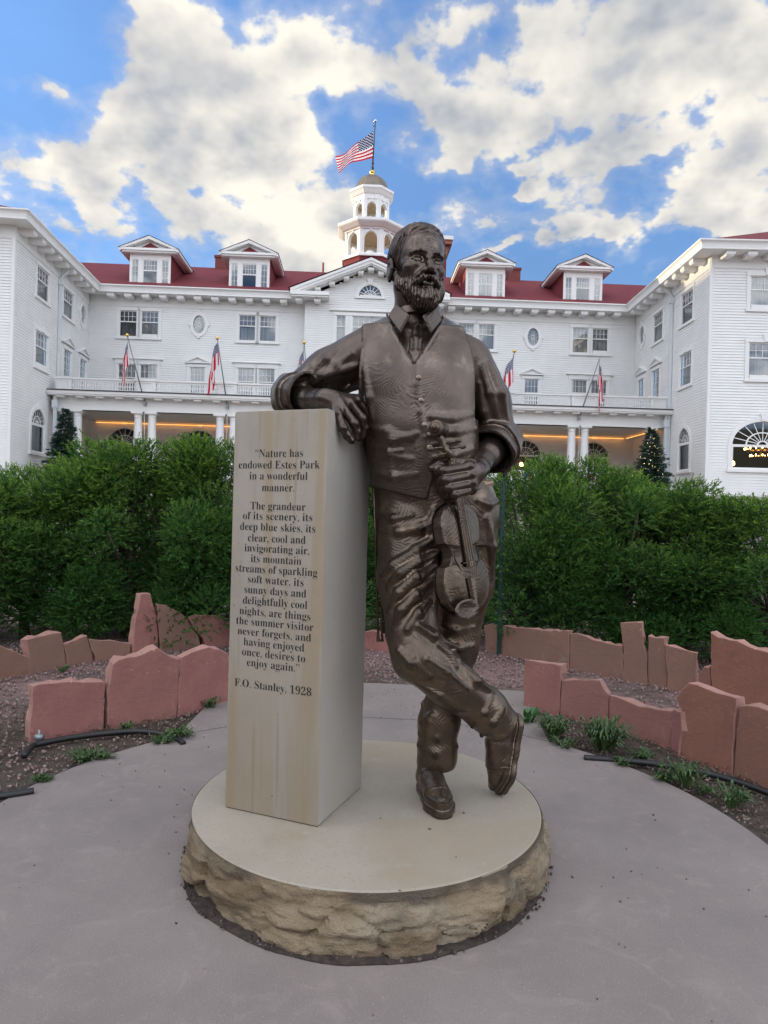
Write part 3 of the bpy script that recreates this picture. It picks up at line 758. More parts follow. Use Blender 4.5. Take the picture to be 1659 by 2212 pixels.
# ------------------------------------------------------------------ hotel
HO = (-1.17, 42.5); HA = rad(2.4)
hotel = empty('hotel_building', (HO[0], HO[1], 0), HA, 'long white clapboard hotel with red roof, dormers, columned porch and octagonal cupola', 'hotel')
def frame_m(ox, oy, ex, ey):        # wall frame: x along the wall (to the viewer's right), -y outward
    L = math.hypot(ex, ey); ex /= L; ey /= L
    return Matrix(((ex, -ey, 0, ox), (ey, ex, 0, oy), (0, 0, 1, 0), (0, 0, 0, 1)))
M_MAIN = Matrix.Identity(4)
eL = (-16.75+17.27, -10.2); eR = (16.30-16.86, -10.2)
M_LS = frame_m(-16.75, -10.2, -eL[0], -eL[1]); M_RS = frame_m(16.86, 0, eR[0], eR[1])
nl = math.hypot(*eL); nr = math.hypot(*eR)
WL = 10.213
M_LF = frame_m(-16.75-14*(10.2/nl), -10.2-14*(.52/nl), 10.2/nl, .52/nl)
M_RF = frame_m(16.30, -10.2, 10.2/nr, -.56/nr)
BOARD = .138
class Hole:
    def __init__(s, kind, x0, x1, z0, z1, spring=None): s.kind, s.x0, s.x1, s.z0, s.z1, s.spring = kind, x0, x1, z0, z1, spring
    def at(s, z):
        if z <= s.z0 or z >= s.z1: return None
        c, a = (s.x0+s.x1)/2, (s.x1-s.x0)/2
        if s.kind == 'rect' or (s.kind == 'arch' and z <= s.spring): return (s.x0, s.x1)
        if s.kind == 'arch': k = (z-s.spring)/(s.z1-s.spring)
        else: k = (z-(s.z0+s.z1)/2)/((s.z1-s.z0)/2)
        w = a*math.sqrt(max(0, 1-k*k)); return (c-w, c+w)
def clapboard(name, M, x0, x1, z0, z1, holes, gable=None, m=WHITE, parent=None):
    mb = MB(M)
    zs = set([z0, z1]); z = z0
    while z < z1: zs.add(z); z += BOARD
    for h in holes:
        zs.add(h.z0); zs.add(h.z1)
        if h.kind != 'rect':
            a = h.spring if h.kind == 'arch' else h.z0
            for t in np.linspace(a, h.z1, 24): zs.add(float(t))
    zs = sorted(v for v in zs if z0 <= v <= z1)
    def off(z, up): # board leans out towards its lower edge
        f = ((z-z0)/BOARD) % 1.0
        if up and (f < 1e-4 or f > 1-1e-4): f = 1.0
        elif f > 1-1e-4: f = 0.0
        return -.029*(1-f)
    for a, b in zip(zs[:-1], zs[1:]):
        if b-a < 1e-5: continue
        mid = (a+b)/2
        xa, xb = x0, x1
        if gable:
            w = gable(mid)
            if w is None: continue
            xa, xb = w
        segs = [(xa, xb)]
        for h in holes:
            iv = h.at(mid)
            if not iv: continue
            ns = []
            for s, e in segs:
                if iv[1] <= s or iv[0] >= e: ns.append((s, e)); continue
                if iv[0] > s: ns.append((s, iv[0]))
                if iv[1] < e: ns.append((iv[1], e))
            segs = ns
        ya, yb = off(a, False), off(b, True)
        under = abs(((a-z0)/BOARD) % 1.0) < 1e-3 or abs(((a-z0)/BOARD) % 1.0-1) < 1e-3
        for s, e in segs:
            vs = [(s, ya, a), (e, ya, a), (e, yb, b), (s, yb, b)]; fs = [(0, 1, 2, 3)]
            if under: vs += [(s, 0.0, a), (e, 0.0, a)]; fs.append((4, 5, 1, 0))
            mb.add(vs, fs)
    return obj(name, mb, m, parent if parent is not None else hotel, fixn=False)
def arch_pts(x0, x1, zs, zt, n=20):
    c, a = (x0+x1)/2, (x1-x0)/2
    return [(c+a*math.cos(t), zs+(zt-zs)*math.sin(t)) for t in np.linspace(0, math.pi, n)]
def ell_pts(cx, cz, a, b, n=32): return [(cx+a*math.cos(t), cz+b*math.sin(t)) for t in np.linspace(0, 2*math.pi, n, endpoint=False)]
YF = -.06   # casing face
def window(M, x0, x1, z0, z1, cols=4, rows=2, split=.42, curtain=CURT, parent=None, casing=.17, door=False, name='window', key=False, dark=False, ac=False):
    """double hung window: casing (the part) with sash, pane and curtain as its sub-parts"""
    w = MB(M); c = casing
    w.box(x0-c, x0, YF, .10, z0-.02, z1); w.box(x1, x1+c, YF, .10, z0-.02, z1)
    w.box(x0-c-.02, x1+c+.02, YF-.02, .10, z1, z1+c*1.05)
    w.box(x0-c-.05, x1+c+.05, YF-.05, .10, z0-.14, z0-.02)
    if key: w.prism([((x0+x1)/2-.13, z1+.02), ((x0+x1)/2+.13, z1+.02), ((x0+x1)/2+.18, z1+.38), ((x0+x1)/2-.18, z1+.38)], YF-.06, 0)
    wo = obj(name, w, TRIM, parent or hotel)
    s = MB(M); f = .055
    zm = z1-(z1-z0)*split
    s.box(x0, x0+f, .0, .06, z0, z1); s.box(x1-f, x1, .0, .06, z0, z1)
    s.box(x0+f, x1-f, .0, .06, z0-.02, z0+f*1.2); s.box(x0+f, x1-f, .0, .06, z1-f, z1)
    s.box(x0+f, x1-f, -.01, .07, zm-.03, zm+.03)
    zz0 = z0+f if door else zm+.03
    b = .022
    for i in range(1, cols):
        x = x0+f+(x1-x0-2*f)*i/cols; s.box(x-b/2, x+b/2, .012, .045, zz0, z1-f)
    for j in range(1, rows):
        z = zz0+(z1-f-zz0)*j/rows; s.box(x0+f, x1-f, .014, .043, z-b/2, z+b/2)
    obj('sash', s, TRIM, wo)
    p = MB(M); p.add([(x0, .034, z0), (x1, .034, z0), (x1, .034, z1), (x0, .034, z1)], [(0, 1, 2, 3)]); obj('pane', p, GLASS, wo, fixn=False)
    if ac:
        a = MB(M); a.box(x0+.06, x1-.06, -.05, .03, z0+.0, z0+.2); obj('air_conditioner', a, TRIM, wo)
    k = MB(M); n = 36; V = []
    for i in range(n+1):
        x = x0+(x1-x0)*i/n; y = .17+.025*math.sin(i*1.9)+.012*math.sin(i*4.3)
        V += [(x, y, z0), (x, y, z1)]
    k.add(V, [(2*i, 2*i+2, 2*i+3, 2*i+1) for i in range(n)])
    obj('curtain', k, DARK if dark else curtain, wo, smooth=True, fixn=False)
    return wo
def pair(M, xa, xb, xc, xd, z0, z1, header=False, **kw):
    window(M, xa, xb, z0, z1, **{**kw, 'curtain': kw.get('curtain', CURT)}); window(M, xc, xd, z0, z1, **{k: v for k, v in kw.items() if k != 'curtain'})
    if header:
        h = MB(M); h.box(xa-.35, xd+.35, -.16, 0, z1+.30, z1+.36); h.box(xa-.2, xd+.2, YF-.01, 0, z1+.18, z1+.30)
        obj('window_header', h, TRIM, hotel)
def pediment_top(M, cx, w, z, h, name='window_pediment'):
    p = MB(M)
    p.prism([(cx-w/2, z), (cx+w/2, z), (cx+w/2, z+.07), (cx-w/2, z+.07)], -.16, 0)
    p.prism([(cx-w/2+.06, z+.07), (cx+w/2-.06, z+.07), (cx, z+h-.06)], -.05, 0)
    for sgn in (-1, 1):
        p.prism([(cx+sgn*w/2, z+.07), (cx, z+h), (cx, z+h-.11), (cx+sgn*(w/2-.14), z+.073)], -.17, 0)
    obj(name, p, TRIM, hotel)
def oval(M, cx, cz, rx, rz):
    w = MB(M); w.ring(ell_pts(cx, cz, rx, rz), ell_pts(cx, cz, rx+.19, rz+.21), YF-.02, .1)
    for dx, dz in ((0, rz+.22), (0, -rz-.22), (rx+.2, 0), (-rx-.2, 0)):
        w.box(cx+dx-.07, cx+dx+.07, YF-.05, 0, cz+dz-.1, cz+dz+.1)
    wo = obj('oval_window', w, TRIM, hotel)
    s = MB(M)
    for i in range(12):
        t = 2*math.pi*i/12
        d = Vector((rx*math.cos(t), 0, rz*math.sin(t))); n = Vector((-d.z, 0, d.x)).normalized()*.011
        c = Vector((cx, 0, cz)); a = c+d*.2; e = c+d
        s.add([a-n+Vector((0, .02, 0)), a+n+Vector((0, .02, 0)), e+n+Vector((0, .02, 0)), e-n+Vector((0, .02, 0))], [(0, 1, 2, 3)])
    s.ring(ell_pts(cx, cz, rx*.16, rz*.16), ell_pts(cx, cz, rx*.24, rz*.24), .012, .03)
    obj('sash', s, TRIM, wo)
    p = MB(M); p.add([(x, .04, z) for x, z in ell_pts(cx, cz, rx, rz)], [tuple(range(32))]); obj('pane', p, GLASS, wo, fixn=False)
    k = MB(M); k.add([(x, .15, z) for x, z in ell_pts(cx, cz, rx, rz)], [tuple(range(32))]); obj('curtain', k, CURT, wo, fixn=False)
def arch_window(M, x0, x1, z0, zs, zt, door=False, back=DARK, depth=.9, keyst=True, spokes=9, name='arched_window', ext=(.5, .5)):
    inn = [(x1, z0)] + arch_pts(x0, x1, zs, zt, 22) + [(x0, z0)]
    c = .2; cx = (x0+x1)/2; sc = ((x1-x0)/2+c)/((x1-x0)/2)
    out = [(x1+c, z0)] + [(cx+(x-cx)*sc, zs+(z-zs)*(zt-zs+c)/(zt-zs)) for x, z in arch_pts(x0, x1, zs, zt, 22)] + [(x0-c, z0)]
    w = MB(M); w.ring(inn, out, YF, .12, closed=False); w.box(x0-c-.06, x1+c+.06, YF-.06, .12, z0-.14, z0-.002)
    if keyst: w.prism([(cx-.12, zt+.02), (cx+.12, zt+.02), (cx+.19, zt+.38), (cx-.19, zt+.38)], YF-.07, 0)
    wo = obj(name, w, TRIM, hotel)
    s = MB(M); s.box(x0, x1, .0, .09, zs-.09, zs+.03)
    b = .018
    for i in range(1, spokes+1):
        t = math.pi*i/(spokes+1)
        a = Vector((cx+(x1-x0)/2*.12*math.cos(t), .02, zs+.03+(zt-zs)*.12*math.sin(t))); e = Vector((cx+(x1-x0)/2*math.cos(t), .02, zs+(zt-zs)*math.sin(t)))
        n = Vector((-(e-a).z, 0, (e-a).x)).normalized()*b
        s.add([a-n, a+n, e+n, e-n], [(0, 1, 2, 3)])
    h = (x1-x0)/2
    for r in (.13, .5):
        s.ring(arch_pts(cx-h*r, cx+h*r, zs+.03, zs+.03+(zt-zs-.03)*r, 18), arch_pts(cx-h*(r+.05), cx+h*(r+.05), zs+.03, zs+.03+(zt-zs-.03)*(r+.05), 18), .012, .05, closed=False)
    if door:
        for i in range(0, 5):
            x = x0+(x1-x0)*i/4; s.box(x-.03-.03*(i % 2 == 0), x+.03+.03*(i % 2 == 0), .004, .05, z0, zs-.09)
        for j in range(1, 4): s.box(x0, x1, .01, .046, z0+(zs-z0)*j/4-.015, z0+(zs-z0)*j/4+.015)
    else:
        s.box(x0, x0+.07, .0, .06, z0, zs-.09); s.box(x1-.07, x1, .0, .06, z0, zs-.09); s.box(x0+.07, x1-.07, .0, .06, z0, z0+.09)
    obj('sash', s, TRIM, wo, fixn=False)
    p = MB(M); p.add([(x, .036, z) for x, z in inn], [tuple(range(len(inn)))]); obj('pane', p, GLASS, wo, fixn=False)
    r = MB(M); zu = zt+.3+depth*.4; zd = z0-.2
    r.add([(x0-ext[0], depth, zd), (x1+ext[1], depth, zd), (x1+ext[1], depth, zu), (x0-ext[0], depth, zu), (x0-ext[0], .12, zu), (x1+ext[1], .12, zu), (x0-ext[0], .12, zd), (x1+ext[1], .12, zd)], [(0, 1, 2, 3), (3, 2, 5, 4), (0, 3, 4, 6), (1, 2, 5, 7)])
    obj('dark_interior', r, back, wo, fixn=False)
    return wo

# ---- walls with openings
W3 = (11.66, 13.28)          # third floor sill and head
mainholes = []; mainwin = []
def add_rect(lst, *a): lst.append(Hole('rect', *a))
pairs3 = [(-15.42, -14.34, -14.10, -13.02, CURTD), (-8.13, -7.08, -6.86, -5.82, CURT), (5.52, 6.56, 6.80, 7.84, CURT), (12.80, 13.83, 14.06, 15.10, CURT)]
for a, b, c, d, k in pairs3:
    add_rect(mainholes, a, b, W3[0], W3[1]); add_rect(mainholes, c, d, W3[0], W3[1])
pairs2 = [(-15.42, -14.33, -14.10, -13.04), (-8.12, -7.09, -6.85, -5.82), (5.52, 6.56, 6.80, 7.84), (12.80, 13.83, 14.06, 15.10)]
for a, b, c, d in pairs2:
    add_rect(mainholes, a, b, 8.3, 10.0); add_rect(mainholes, c, d, 8.3, 10.0)
for cx in (-10.58, 10.26): add_rect(mainholes, cx-.46, cx+.46, 8.2, 9.94)
for cx in (-10.56, 10.28): mainholes.append(Hole('oval', cx-.36, cx+.36, 12.03, 13.13))
arches = [(-15.9, -13.9, 0), (-11.35, -9.35, 1), (9.05, 10.97, 0), (13.40, 15.28, 1)]
for x0, x1, dr in arches: mainholes.append(Hole('arch', x0, x1, 2.95 if dr else 4.08, 6.02, 5.12))
clapboard('main_wall', M_MAIN, -17.28, -4.05, 2.2, 13.62, [h for h in mainholes if h.x0 < -4])
clapboard('main_wall', M_MAIN, 3.95, 16.87, 2.2, 13.62, [h for h in mainholes if h.x0 > 0])
for a, b, c, d, k in pairs3:
    window(M_MAIN, a, b, *W3, curtain=k); window(M_MAIN, c, d, *W3, ac=(c in (-14.10, 14.06)))
for a, b, c, d in pairs2: pair(M_MAIN, a, b, c, d, 8.3, 10.0, header=True, split=.5)
for cx in (-10.58, 10.26):
    window(M_MAIN, cx-.46, cx+.46, 8.2, 9.94, cols=4, rows=4, door=True, split=0); pediment_top(M_MAIN, cx, 1.52, 10.17, .46)
for cx in (-10.56, 10.28): oval(M_MAIN, cx, 12.58, .36, .55)
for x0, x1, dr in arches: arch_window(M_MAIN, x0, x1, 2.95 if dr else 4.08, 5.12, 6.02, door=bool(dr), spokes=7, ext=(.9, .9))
# central pavilion
PY = -.7
M_PAV = Matrix.Translation((0, PY, 0))
ph = [Hole('rect', -2.1, -1.5, 11.66, 13.28), Hole('rect', -1.12, .96, 11.66, 13.28), Hole('rect', 1.34, 1.94, 11.66, 13.28), Hole('arch', -.75, .63, 14.50, 15.18, 14.501),
      Hole('rect', -2.6, -1.55, 8.3, 10.0), Hole('rect', 1.4, 2.45, 8.3, 10.0)]
def gab(z):
    if z < 14.2: return (-4.02, 3.92)
    w = 3.97*(1-(z-14.2)/(16.2-14.2)); return (-.05-w, -.05+w) if w > .02 else None
clapboard('pavilion_wall', M_PAV, -4.02, 3.92, 2.2, 16.2, ph, gable=gab)
sd_ = MB(); sd_.box(-4.0, -3.9, PY+.03, 0, 2.2, 14.2); sd_.box(3.8, 3.9, PY+.03, 0, 2.2, 14.2); obj('pavilion_side', sd_, WHITE, hotel)
window(M_PAV, -2.1, -1.5, 11.66, 13.28, cols=2); window(M_PAV, -1.12, .96, 11.66, 13.28, cols=6); window(M_PAV, 1.34, 1.94, 11.66, 13.28, cols=2)
hb = MB(M_PAV); hb.box(-2.5, 2.35, -.14, 0, 13.55, 13.63); obj('window_header', hb, TRIM, hotel)
window(M_PAV, -2.6, -1.55, 8.3, 10.0); window(M_PAV, 1.4, 2.45, 8.3, 10.0)
arch_window(M_PAV, -.75, .63, 14.50, 14.51, 15.18, spokes=7, depth=.4)

# wing side walls and fronts (in wall frames)
def S_L(s): return WL-s                      # distance from the inner corner -> wall frame x
lh = []; rh = []
def lrect(s0, s1, z0, z1): return (S_L(s1), S_L(s0), z0, z1)
LW = [lrect(6.2, 7.72, 11.7, 13.25), lrect(2.72, 4.22, 11.75, 13.28), lrect(6.2, 7.72, 8.2, 10.0)]
LD = [lrect(2.85, 3.95, 8.1, 9.95), lrect(.38, 1.4, 8.1, 9.98)]
RW = [(6.93, 8.36, 11.6, 13.25), (3.04, 4.46, 11.6, 13.28), (6.95, 8.36, 8.3, 10.02)]
RD = [(3.12, 4.16, 8.1, 9.98), (.75, 1.7, 8.1, 9.9)]
for M, ws, ds, arch, ov, nm in ((M_LS, LW, LD, (S_L(7.95), S_L(6.32)), S_L(1.15), 'wing_side_wall'), (M_RS, RW, RD, (7.0, 8.36), 1.25, 'wing_side_wall')):
    hs = [Hole('rect', *w) for w in ws+ds] + [Hole('arch', arch[0], arch[1], 3.85, 6.05, 5.3), Hole('oval', ov-.4, ov+.4, 12.03, 13.15)]
    clapboard(nm, M, 0, WL, 2.2, 13.62, hs)
    for i, w in enumerate(ws): window(M, *w, key=(i == 2), ac=(i == 2 and M is M_LS))
    for i, w in enumerate(ds):
        window(M, *w, cols=2, rows=5, door=True, split=0, name='balcony_door'); pediment_top(M, (w[0]+w[1])/2, w[1]-w[0]+.75, 10.24, .48)
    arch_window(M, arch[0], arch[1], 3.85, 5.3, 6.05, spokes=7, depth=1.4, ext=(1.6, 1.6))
    oval(M, ov, 12.59, .40, .56)
cb_x = MB()
for M, xa_, xb_ in ((M_RF, -.045, .10), (M_LF, 13.90, 14.045)):
    cb_x = MB(M); cb_x.box(xa_, xb_, -.045, .10, 2.2, 13.55); obj('corner_board', cb_x, TRIM, hotel)
fr = [Hole('rect', 1.9, 3.6, 11.6, 13.2), Hole('rect', 1.9, 3.6, 8.2, 9.98), Hole('arch', 1.22, 4.2, 3.82, 6.15, 5.0)]
clapboard('wing_front_wall', M_RF, 0, 14, 2.2, 13.62, fr)
window(M_RF, 1.9, 3.6, 11.6, 13.2, key=True, cols=5, ac=True); window(M_RF, 1.9, 3.6, 8.2, 9.98, key=True, cols=5, ac=True)
arch_window(M_RF, 1.22, 4.2, 3.82, 5.0, 6.15, spokes=9, depth=4.5, ext=(1.1, 7))
clapboard('wing_front_wall', M_LF, 0, 14, 2.2, 13.62, [])
fd = MB()
for M in (M_RF, M_LF): fd.M = M; fd.box(.03, 13.97, .03, .2, 1.0, 2.2)
obj('foundation', fd, mat('foundation_stone', (.30, .27, .24), rough=.9), hotel)

# ---- cornice with brackets
def profile_run(M, x0, x1, name='cornice', big=1.0, zt=14.57, zf=13.55, over=.85, ext=(0, 0)):
    c = MB(M)
    c.box(x0, x1, -.045, 0, zf, zt-.42)                                   # frieze
    c.box(x0-ext[0]*over, x1+ext[1]*over, -over, 0, zt-.42, zt-.33)      # soffit
    xa, xb = x0-ext[0]*over, x1+ext[1]*over
    V = [(-over, zt-.33), (-over-.02, zt-.2), (-over-.06, zt-.12), (-over-.14, zt-.06), (-over-.14, zt), (0, zt)]
    vs = [(xa-ext[0]*max(0, -y-over), y, z) for y, z in V] + [(xb+ext[1]*max(0, -y-over), y, z) for y, z in V]
    k = len(V); fs = [(i, i+1, k+i+1, k+i) for i in range(k-1)] + [tuple(range(k)), tuple(range(2*k-1, k-1, -1))]
    c.add(vs, fs)
    return obj(name, c, TRIM, hotel)
BR = MB(); BR.box(-.22, .22, -.72, -.05, -.19, -.004); BR.prism([(-.18, -.24), (.18, -.24), (.22, -.19), (-.22, -.19)], -.68, -.05)
BRME = None
def brackets(parent, M, xs, z, scale=1.0):
    global BRME
    for x in xs:
        if BRME is None:
            o = obj('bracket', BR, TRIM, parent); BRME = o.data
        else:
            o = bpy.data.objects.new('bracket', BRME); COL.objects.link(o); o.parent = parent
        o.matrix_local = M @ Matrix.Translation((x, 0, z)) @ Matrix.Diagonal((scale, scale, scale, 1))
cl = profile_run(M_MAIN, -17.2, -4.03); brackets(cl, M_MAIN, [-15.75+1.04*i for i in range(11)], 14.15)
cr = profile_run(M_MAIN, 3.93, 16.8); brackets(cr, M_MAIN, [5.0+1.04*i for i in range(11)], 14.15)
cc = profile_run(M_LS, 0, WL-.85, ext=(1, 0)); brackets(cc, M_LS, [.5+1.04*i for i in range(9)], 14.15)
cc = profile_run(M_RS, .85, WL, ext=(0, 1)); brackets(cc, M_RS, [1.3+1.04*i for i in range(9)], 14.15)
for M_, xa_, xb_ in ((M_LS, WL-.849, WL-.05), (M_RS, .05, .849)):
    fz = MB(M_); fz.box(xa_, xb_, -.046, 0, 13.55, 14.149); obj('frieze', fz, TRIM, hotel)
cc = profile_run(M_RF, 0, 14, ext=(1, 0), zt=14.573, over=.853); brackets(cc, M_RF, [.6+1.04*i for i in range(13)], 14.15)
cc = profile_run(M_LF, 0, 14, ext=(0, 1), zt=14.573, over=.853); brackets(cc, M_LF, [.4+1.04*i for i in range(13)], 14.15)
# pavilion pediment
RX, RZ, AX = -4.85, 14.62, 16.66
def rake():
    p = MB(M_PAV)
    for sg in (-1, 1):
        a = Vector((sg*4.85-.05, 0, RZ)); b = Vector((-.05, 0, AX))
        d = (b-a).normalized(); n = Vector((-d.z*sg*-1, 0, abs(d.x)))
        n = Vector((d.z*(-sg)*-1, 0, abs(d.x)))
        n = Vector((-d.z, 0, d.x)); n = n if n.z > 0 else -n
        for o0, o1, y0 in ((-.05, -.20, -.86), (-.20, -.36, -.80), (-.36, -.44, -.72)):
            q = [a+n*o0, b+Vector((0, 0, o0/n.z)), b+Vector((0, 0, o1/n.z)), a+n*o1]
            p.prism([(v.x, v.z) for v in q], y0, 0)
    o = obj('raking_cornice', p, TRIM, hotel)
    for sg in (-1, 1):
        for i in range(5):
            x = sg*(.62+i*.86)-.05
            z = AX-(AX-RZ)*abs(x+.05)/4.85-.52
            brackets(o, M_PAV, [x], z, .78)
    brackets(o, M_PAV, [-.05], AX-.56, .85)
    for sg in (-1, 1):
        r = MB(M_PAV); x0, x1 = sorted((sg*4.75-.05, sg*2.55-.05))
        r.box(x0, x1, -.85, 0, 14.10, 14.20); r.box(x0-.06, x1+.06, -.93, 0, 14.20, 14.42)
        oo = obj('cornice_return', r, TRIM, hotel)
        brackets(oo, M_PAV, [sg*4.3-.05, sg*3.2-.05], 14.09, .9)
rake()

# ---- roofs
SL = (17.87-14.57)/5.95
def roof_main():
    r = MB()
    y0, z0 = -.95, 14.55
    y1, z1 = 5.0, 17.87
    zc = z0+SL*(.9)
    r.add([(-23, y0, z0), (-4.03, y0, z0), (-4.03, -.05, zc), (3.93, -.05, zc), (3.93, y0, z0), (23, y0, z0), (23, y1, z1), (3.93, y1, z1), (-4.03, y1, z1), (-23, y1, z1), (23, 11, 14.5), (-23, 11, 14.5)],
          [(0, 1, 2, 8, 9), (2, 3, 7, 8), (3, 4, 5, 6, 7), (9, 8, 7, 6, 10, 11)])
    obj('main_roof', r, ROOF, hotel)
    # pavilion roof: gable running back into the main roof
    r = MB()
    yb = (AX-14.55)/SL-.95
    for sg in (-1, 1):
        r.add([(-.05, PY-.9, AX+.0), (sg*4.95-.05, PY-.9, RZ-.02), (sg*4.95-.05, -.9, 14.6), (-.05, yb+.1, AX+.02)], [(0, 1, 2, 3)])
    obj('pavilion_roof', r, ROOF, hotel)
    for M, nm in ((M_LF, 'wing_roof'), (M_RF, 'wing_roof')):
        r = MB(M); o = .95
        x0, x1, ya, yb2 = -o, 14+o, -o, 16
        zc, ze = 18.4, 14.5; xm = 7.0; h = 7.95
        if M is M_RF: pass
        r.add([(x0, ya, ze), (x1, ya, ze), (x1, yb2, ze), (x0, yb2, ze), (xm, ya+h, zc), (xm, yb2-2, zc)], [(0, 1, 4), (1, 2, 5, 4), (2, 3, 5), (3, 0, 4, 5)])
        obj(nm, r, ROOF, hotel)
roof_main()
def vent(x, y, z0, z1, m):
    v = MB(); v.lathe([(.13, z0-.12), (.07, z0), (.065, z1), (.02, z1+.005)], (x, y), 10); obj('roof_vent', v, m, hotel)
vent(-3.3, 4.9, 17.75, 18.5, mat('rust_pipe', (.22, .06, .05), rough=.7)); vent(13.9+.9, 2.6, 16.4, 17.5, TRIM)
vv = MB(M_RF); vv.lathe([(.1, 14.9), (.07, 15.0), (.065, 15.6)], (2.3, 1.5), 10); obj('roof_vent', vv, MATS['rust_pipe'], hotel)
for x in (-10.25, 10.05):
    c = MB(); c.box(x-.42, x+.42, 4.6, 5.5, 16.6, 18.45); c.box(x-.48, x+.48, 4.54, 5.56, 18.45, 18.6); obj('chimney', c, BRICK, hotel)

# ---- dormers
def dormer(cx):
    y0 = -.08; M = Matrix.Translation((cx, y0, 0))
    d = MB(M); hw = 1.28
    zb, ze, za = 14.98, 16.86, 17.72
    depth = 4.2
    d.prism([(-hw, zb-.4), (-hw+.02, ze), (hw-.02, ze), (hw, zb-.4)], .02, depth)
    do = obj('dormer', d, REDSH, hotel)
    f = MB(M)
    f.box(-1.24, -1.12, -.05, .02, zb, ze-.1); f.box(1.12, 1.24, -.05, .02, zb, ze-.1)
    f.box(-1.12, 1.12, -.05, .02, 16.42, ze-.1); f.box(-1.3, 1.3, -.09, .02, zb-.1, zb)
    f.box(-.70, -.45, -.045, .02, zb, 16.42); f.box(.45, .70, -.045, .02, zb, 16.42)
    f.box(-1.62, 1.62, -.36, .02, ze-.1, ze); f.box(-1.72, 1.72, -.44, .02, ze, ze+.14)
    obj('dormer_frame', f, TRIM, do)
    w = MB(M)
    for a, b, cols, rows in ((-1.12, -.70, 2, 4), (.70, 1.12, 2, 4)):
        w.box(a, a+.04, -.02, .01, zb, 16.42); w.box(b-.04, b, -.02, .01, zb, 16.42); w.box(a, b, -.021, .009, zb, zb+.05); w.box(a, b, -.021, .009, 16.37, 16.42)
        w.box((a+b)/2-.012, (a+b)/2+.012, -.015, .01, zb, 16.42)
        for j in range(1, rows): z = zb+(16.42-zb)*j/rows; w.box(a, b, -.014, .009, z-.012, z+.012)
    w.box(-.45, -.40, -.02, .01, zb, 16.42); w.box(.40, .45, -.02, .01, zb, 16.42); w.box(-.4, .4, -.021, .009, 15.72, 15.79); w.box(-.4, .4, -.021, .009, 16.37, 16.42)
    for i in range(1, 5): x = -.4+.8*i/5; w.box(x-.011, x+.011, -.015, .01, 15.79, 16.37)
    w.box(-.4, .4, -.014, .009, 16.07, 16.093)
    obj('window_sash', w, TRIM, do)
    p = MB(M); p.add([(-1.12, -.004, zb), (1.12, -.004, zb), (1.12, -.004, 16.42), (-1.12, -.004, 16.42)], [(0, 1, 2, 3)]); obj('pane', p, GLASS, do, fixn=False)
    k = MB(M)
    k.add([(-1.12, .012, zb), (-.4, .012, zb), (-.4, .012, 16.42), (-1.12, .012, 16.42)], [(0, 1, 2, 3)]); k.add([(.4, .012, zb), (1.12, .012, zb), (1.12, .012, 16.42), (.4, .012, 16.42)], [(0, 1, 2, 3)])
    k.add([(-.4, .013, 15.75), (.4, .013, 15.75), (.4, .013, 16.42), (-.4, .013, 16.42)], [(0, 1, 2, 3)])
    obj('curtain', k, CURT, do, fixn=False)
    k = MB(M); k.add([(-.4, .013, zb), (.4, .013, zb), (.4, .013, 15.75), (-.4, .013, 15.75)], [(0, 1, 2, 3)])
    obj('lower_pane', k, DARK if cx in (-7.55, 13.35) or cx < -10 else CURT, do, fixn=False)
    # gable: white rakes, red inset, red roof
    g = MB(M)
    for sg in (-1, 1):
        g.prism([(sg*1.75, ze+.14), (0, za+.02), (0, za-.17), (sg*1.42, ze+.142)], -.46, .0)
    g.prism([(-1.4, ze+.14), (1.4, ze+.14), (0, za-.2)], -.10, .0)
    obj('dormer_gable', g, TRIM, do)
    t = MB(M); t.prism([(-.72, ze+.15), (.72, ze+.15), (0, za-.30)], -.13, -.10); obj('gable_inset', t, REDSH, do)
    r = MB(M)
    for sg in (-1, 1):
        r.add([(0, -.5, za+.05), (sg*1.82, -.5, ze+.13), (sg*1.82, depth, ze+.13), (0, depth, za+.05)], [(0, 1, 2, 3)])
    obj('dormer_roof', r, ROOF, do)
    for sg in (-1, 1):
        s = MB(M); x0, x1 = sorted((sg*1.28, sg*1.70)); s.box(x0, x1, -.30, 3.2, ze-.12, ze+.0); x0, x1 = sorted((sg*1.66, sg*1.78)); s.box(x0, x1, -.44, 3.2, ze-.06, ze+.12)
        obj('dormer_eave', s, TRIM, do)
for cx in (-13.6, -7.55, 7.15, 13.35): dormer(cx)

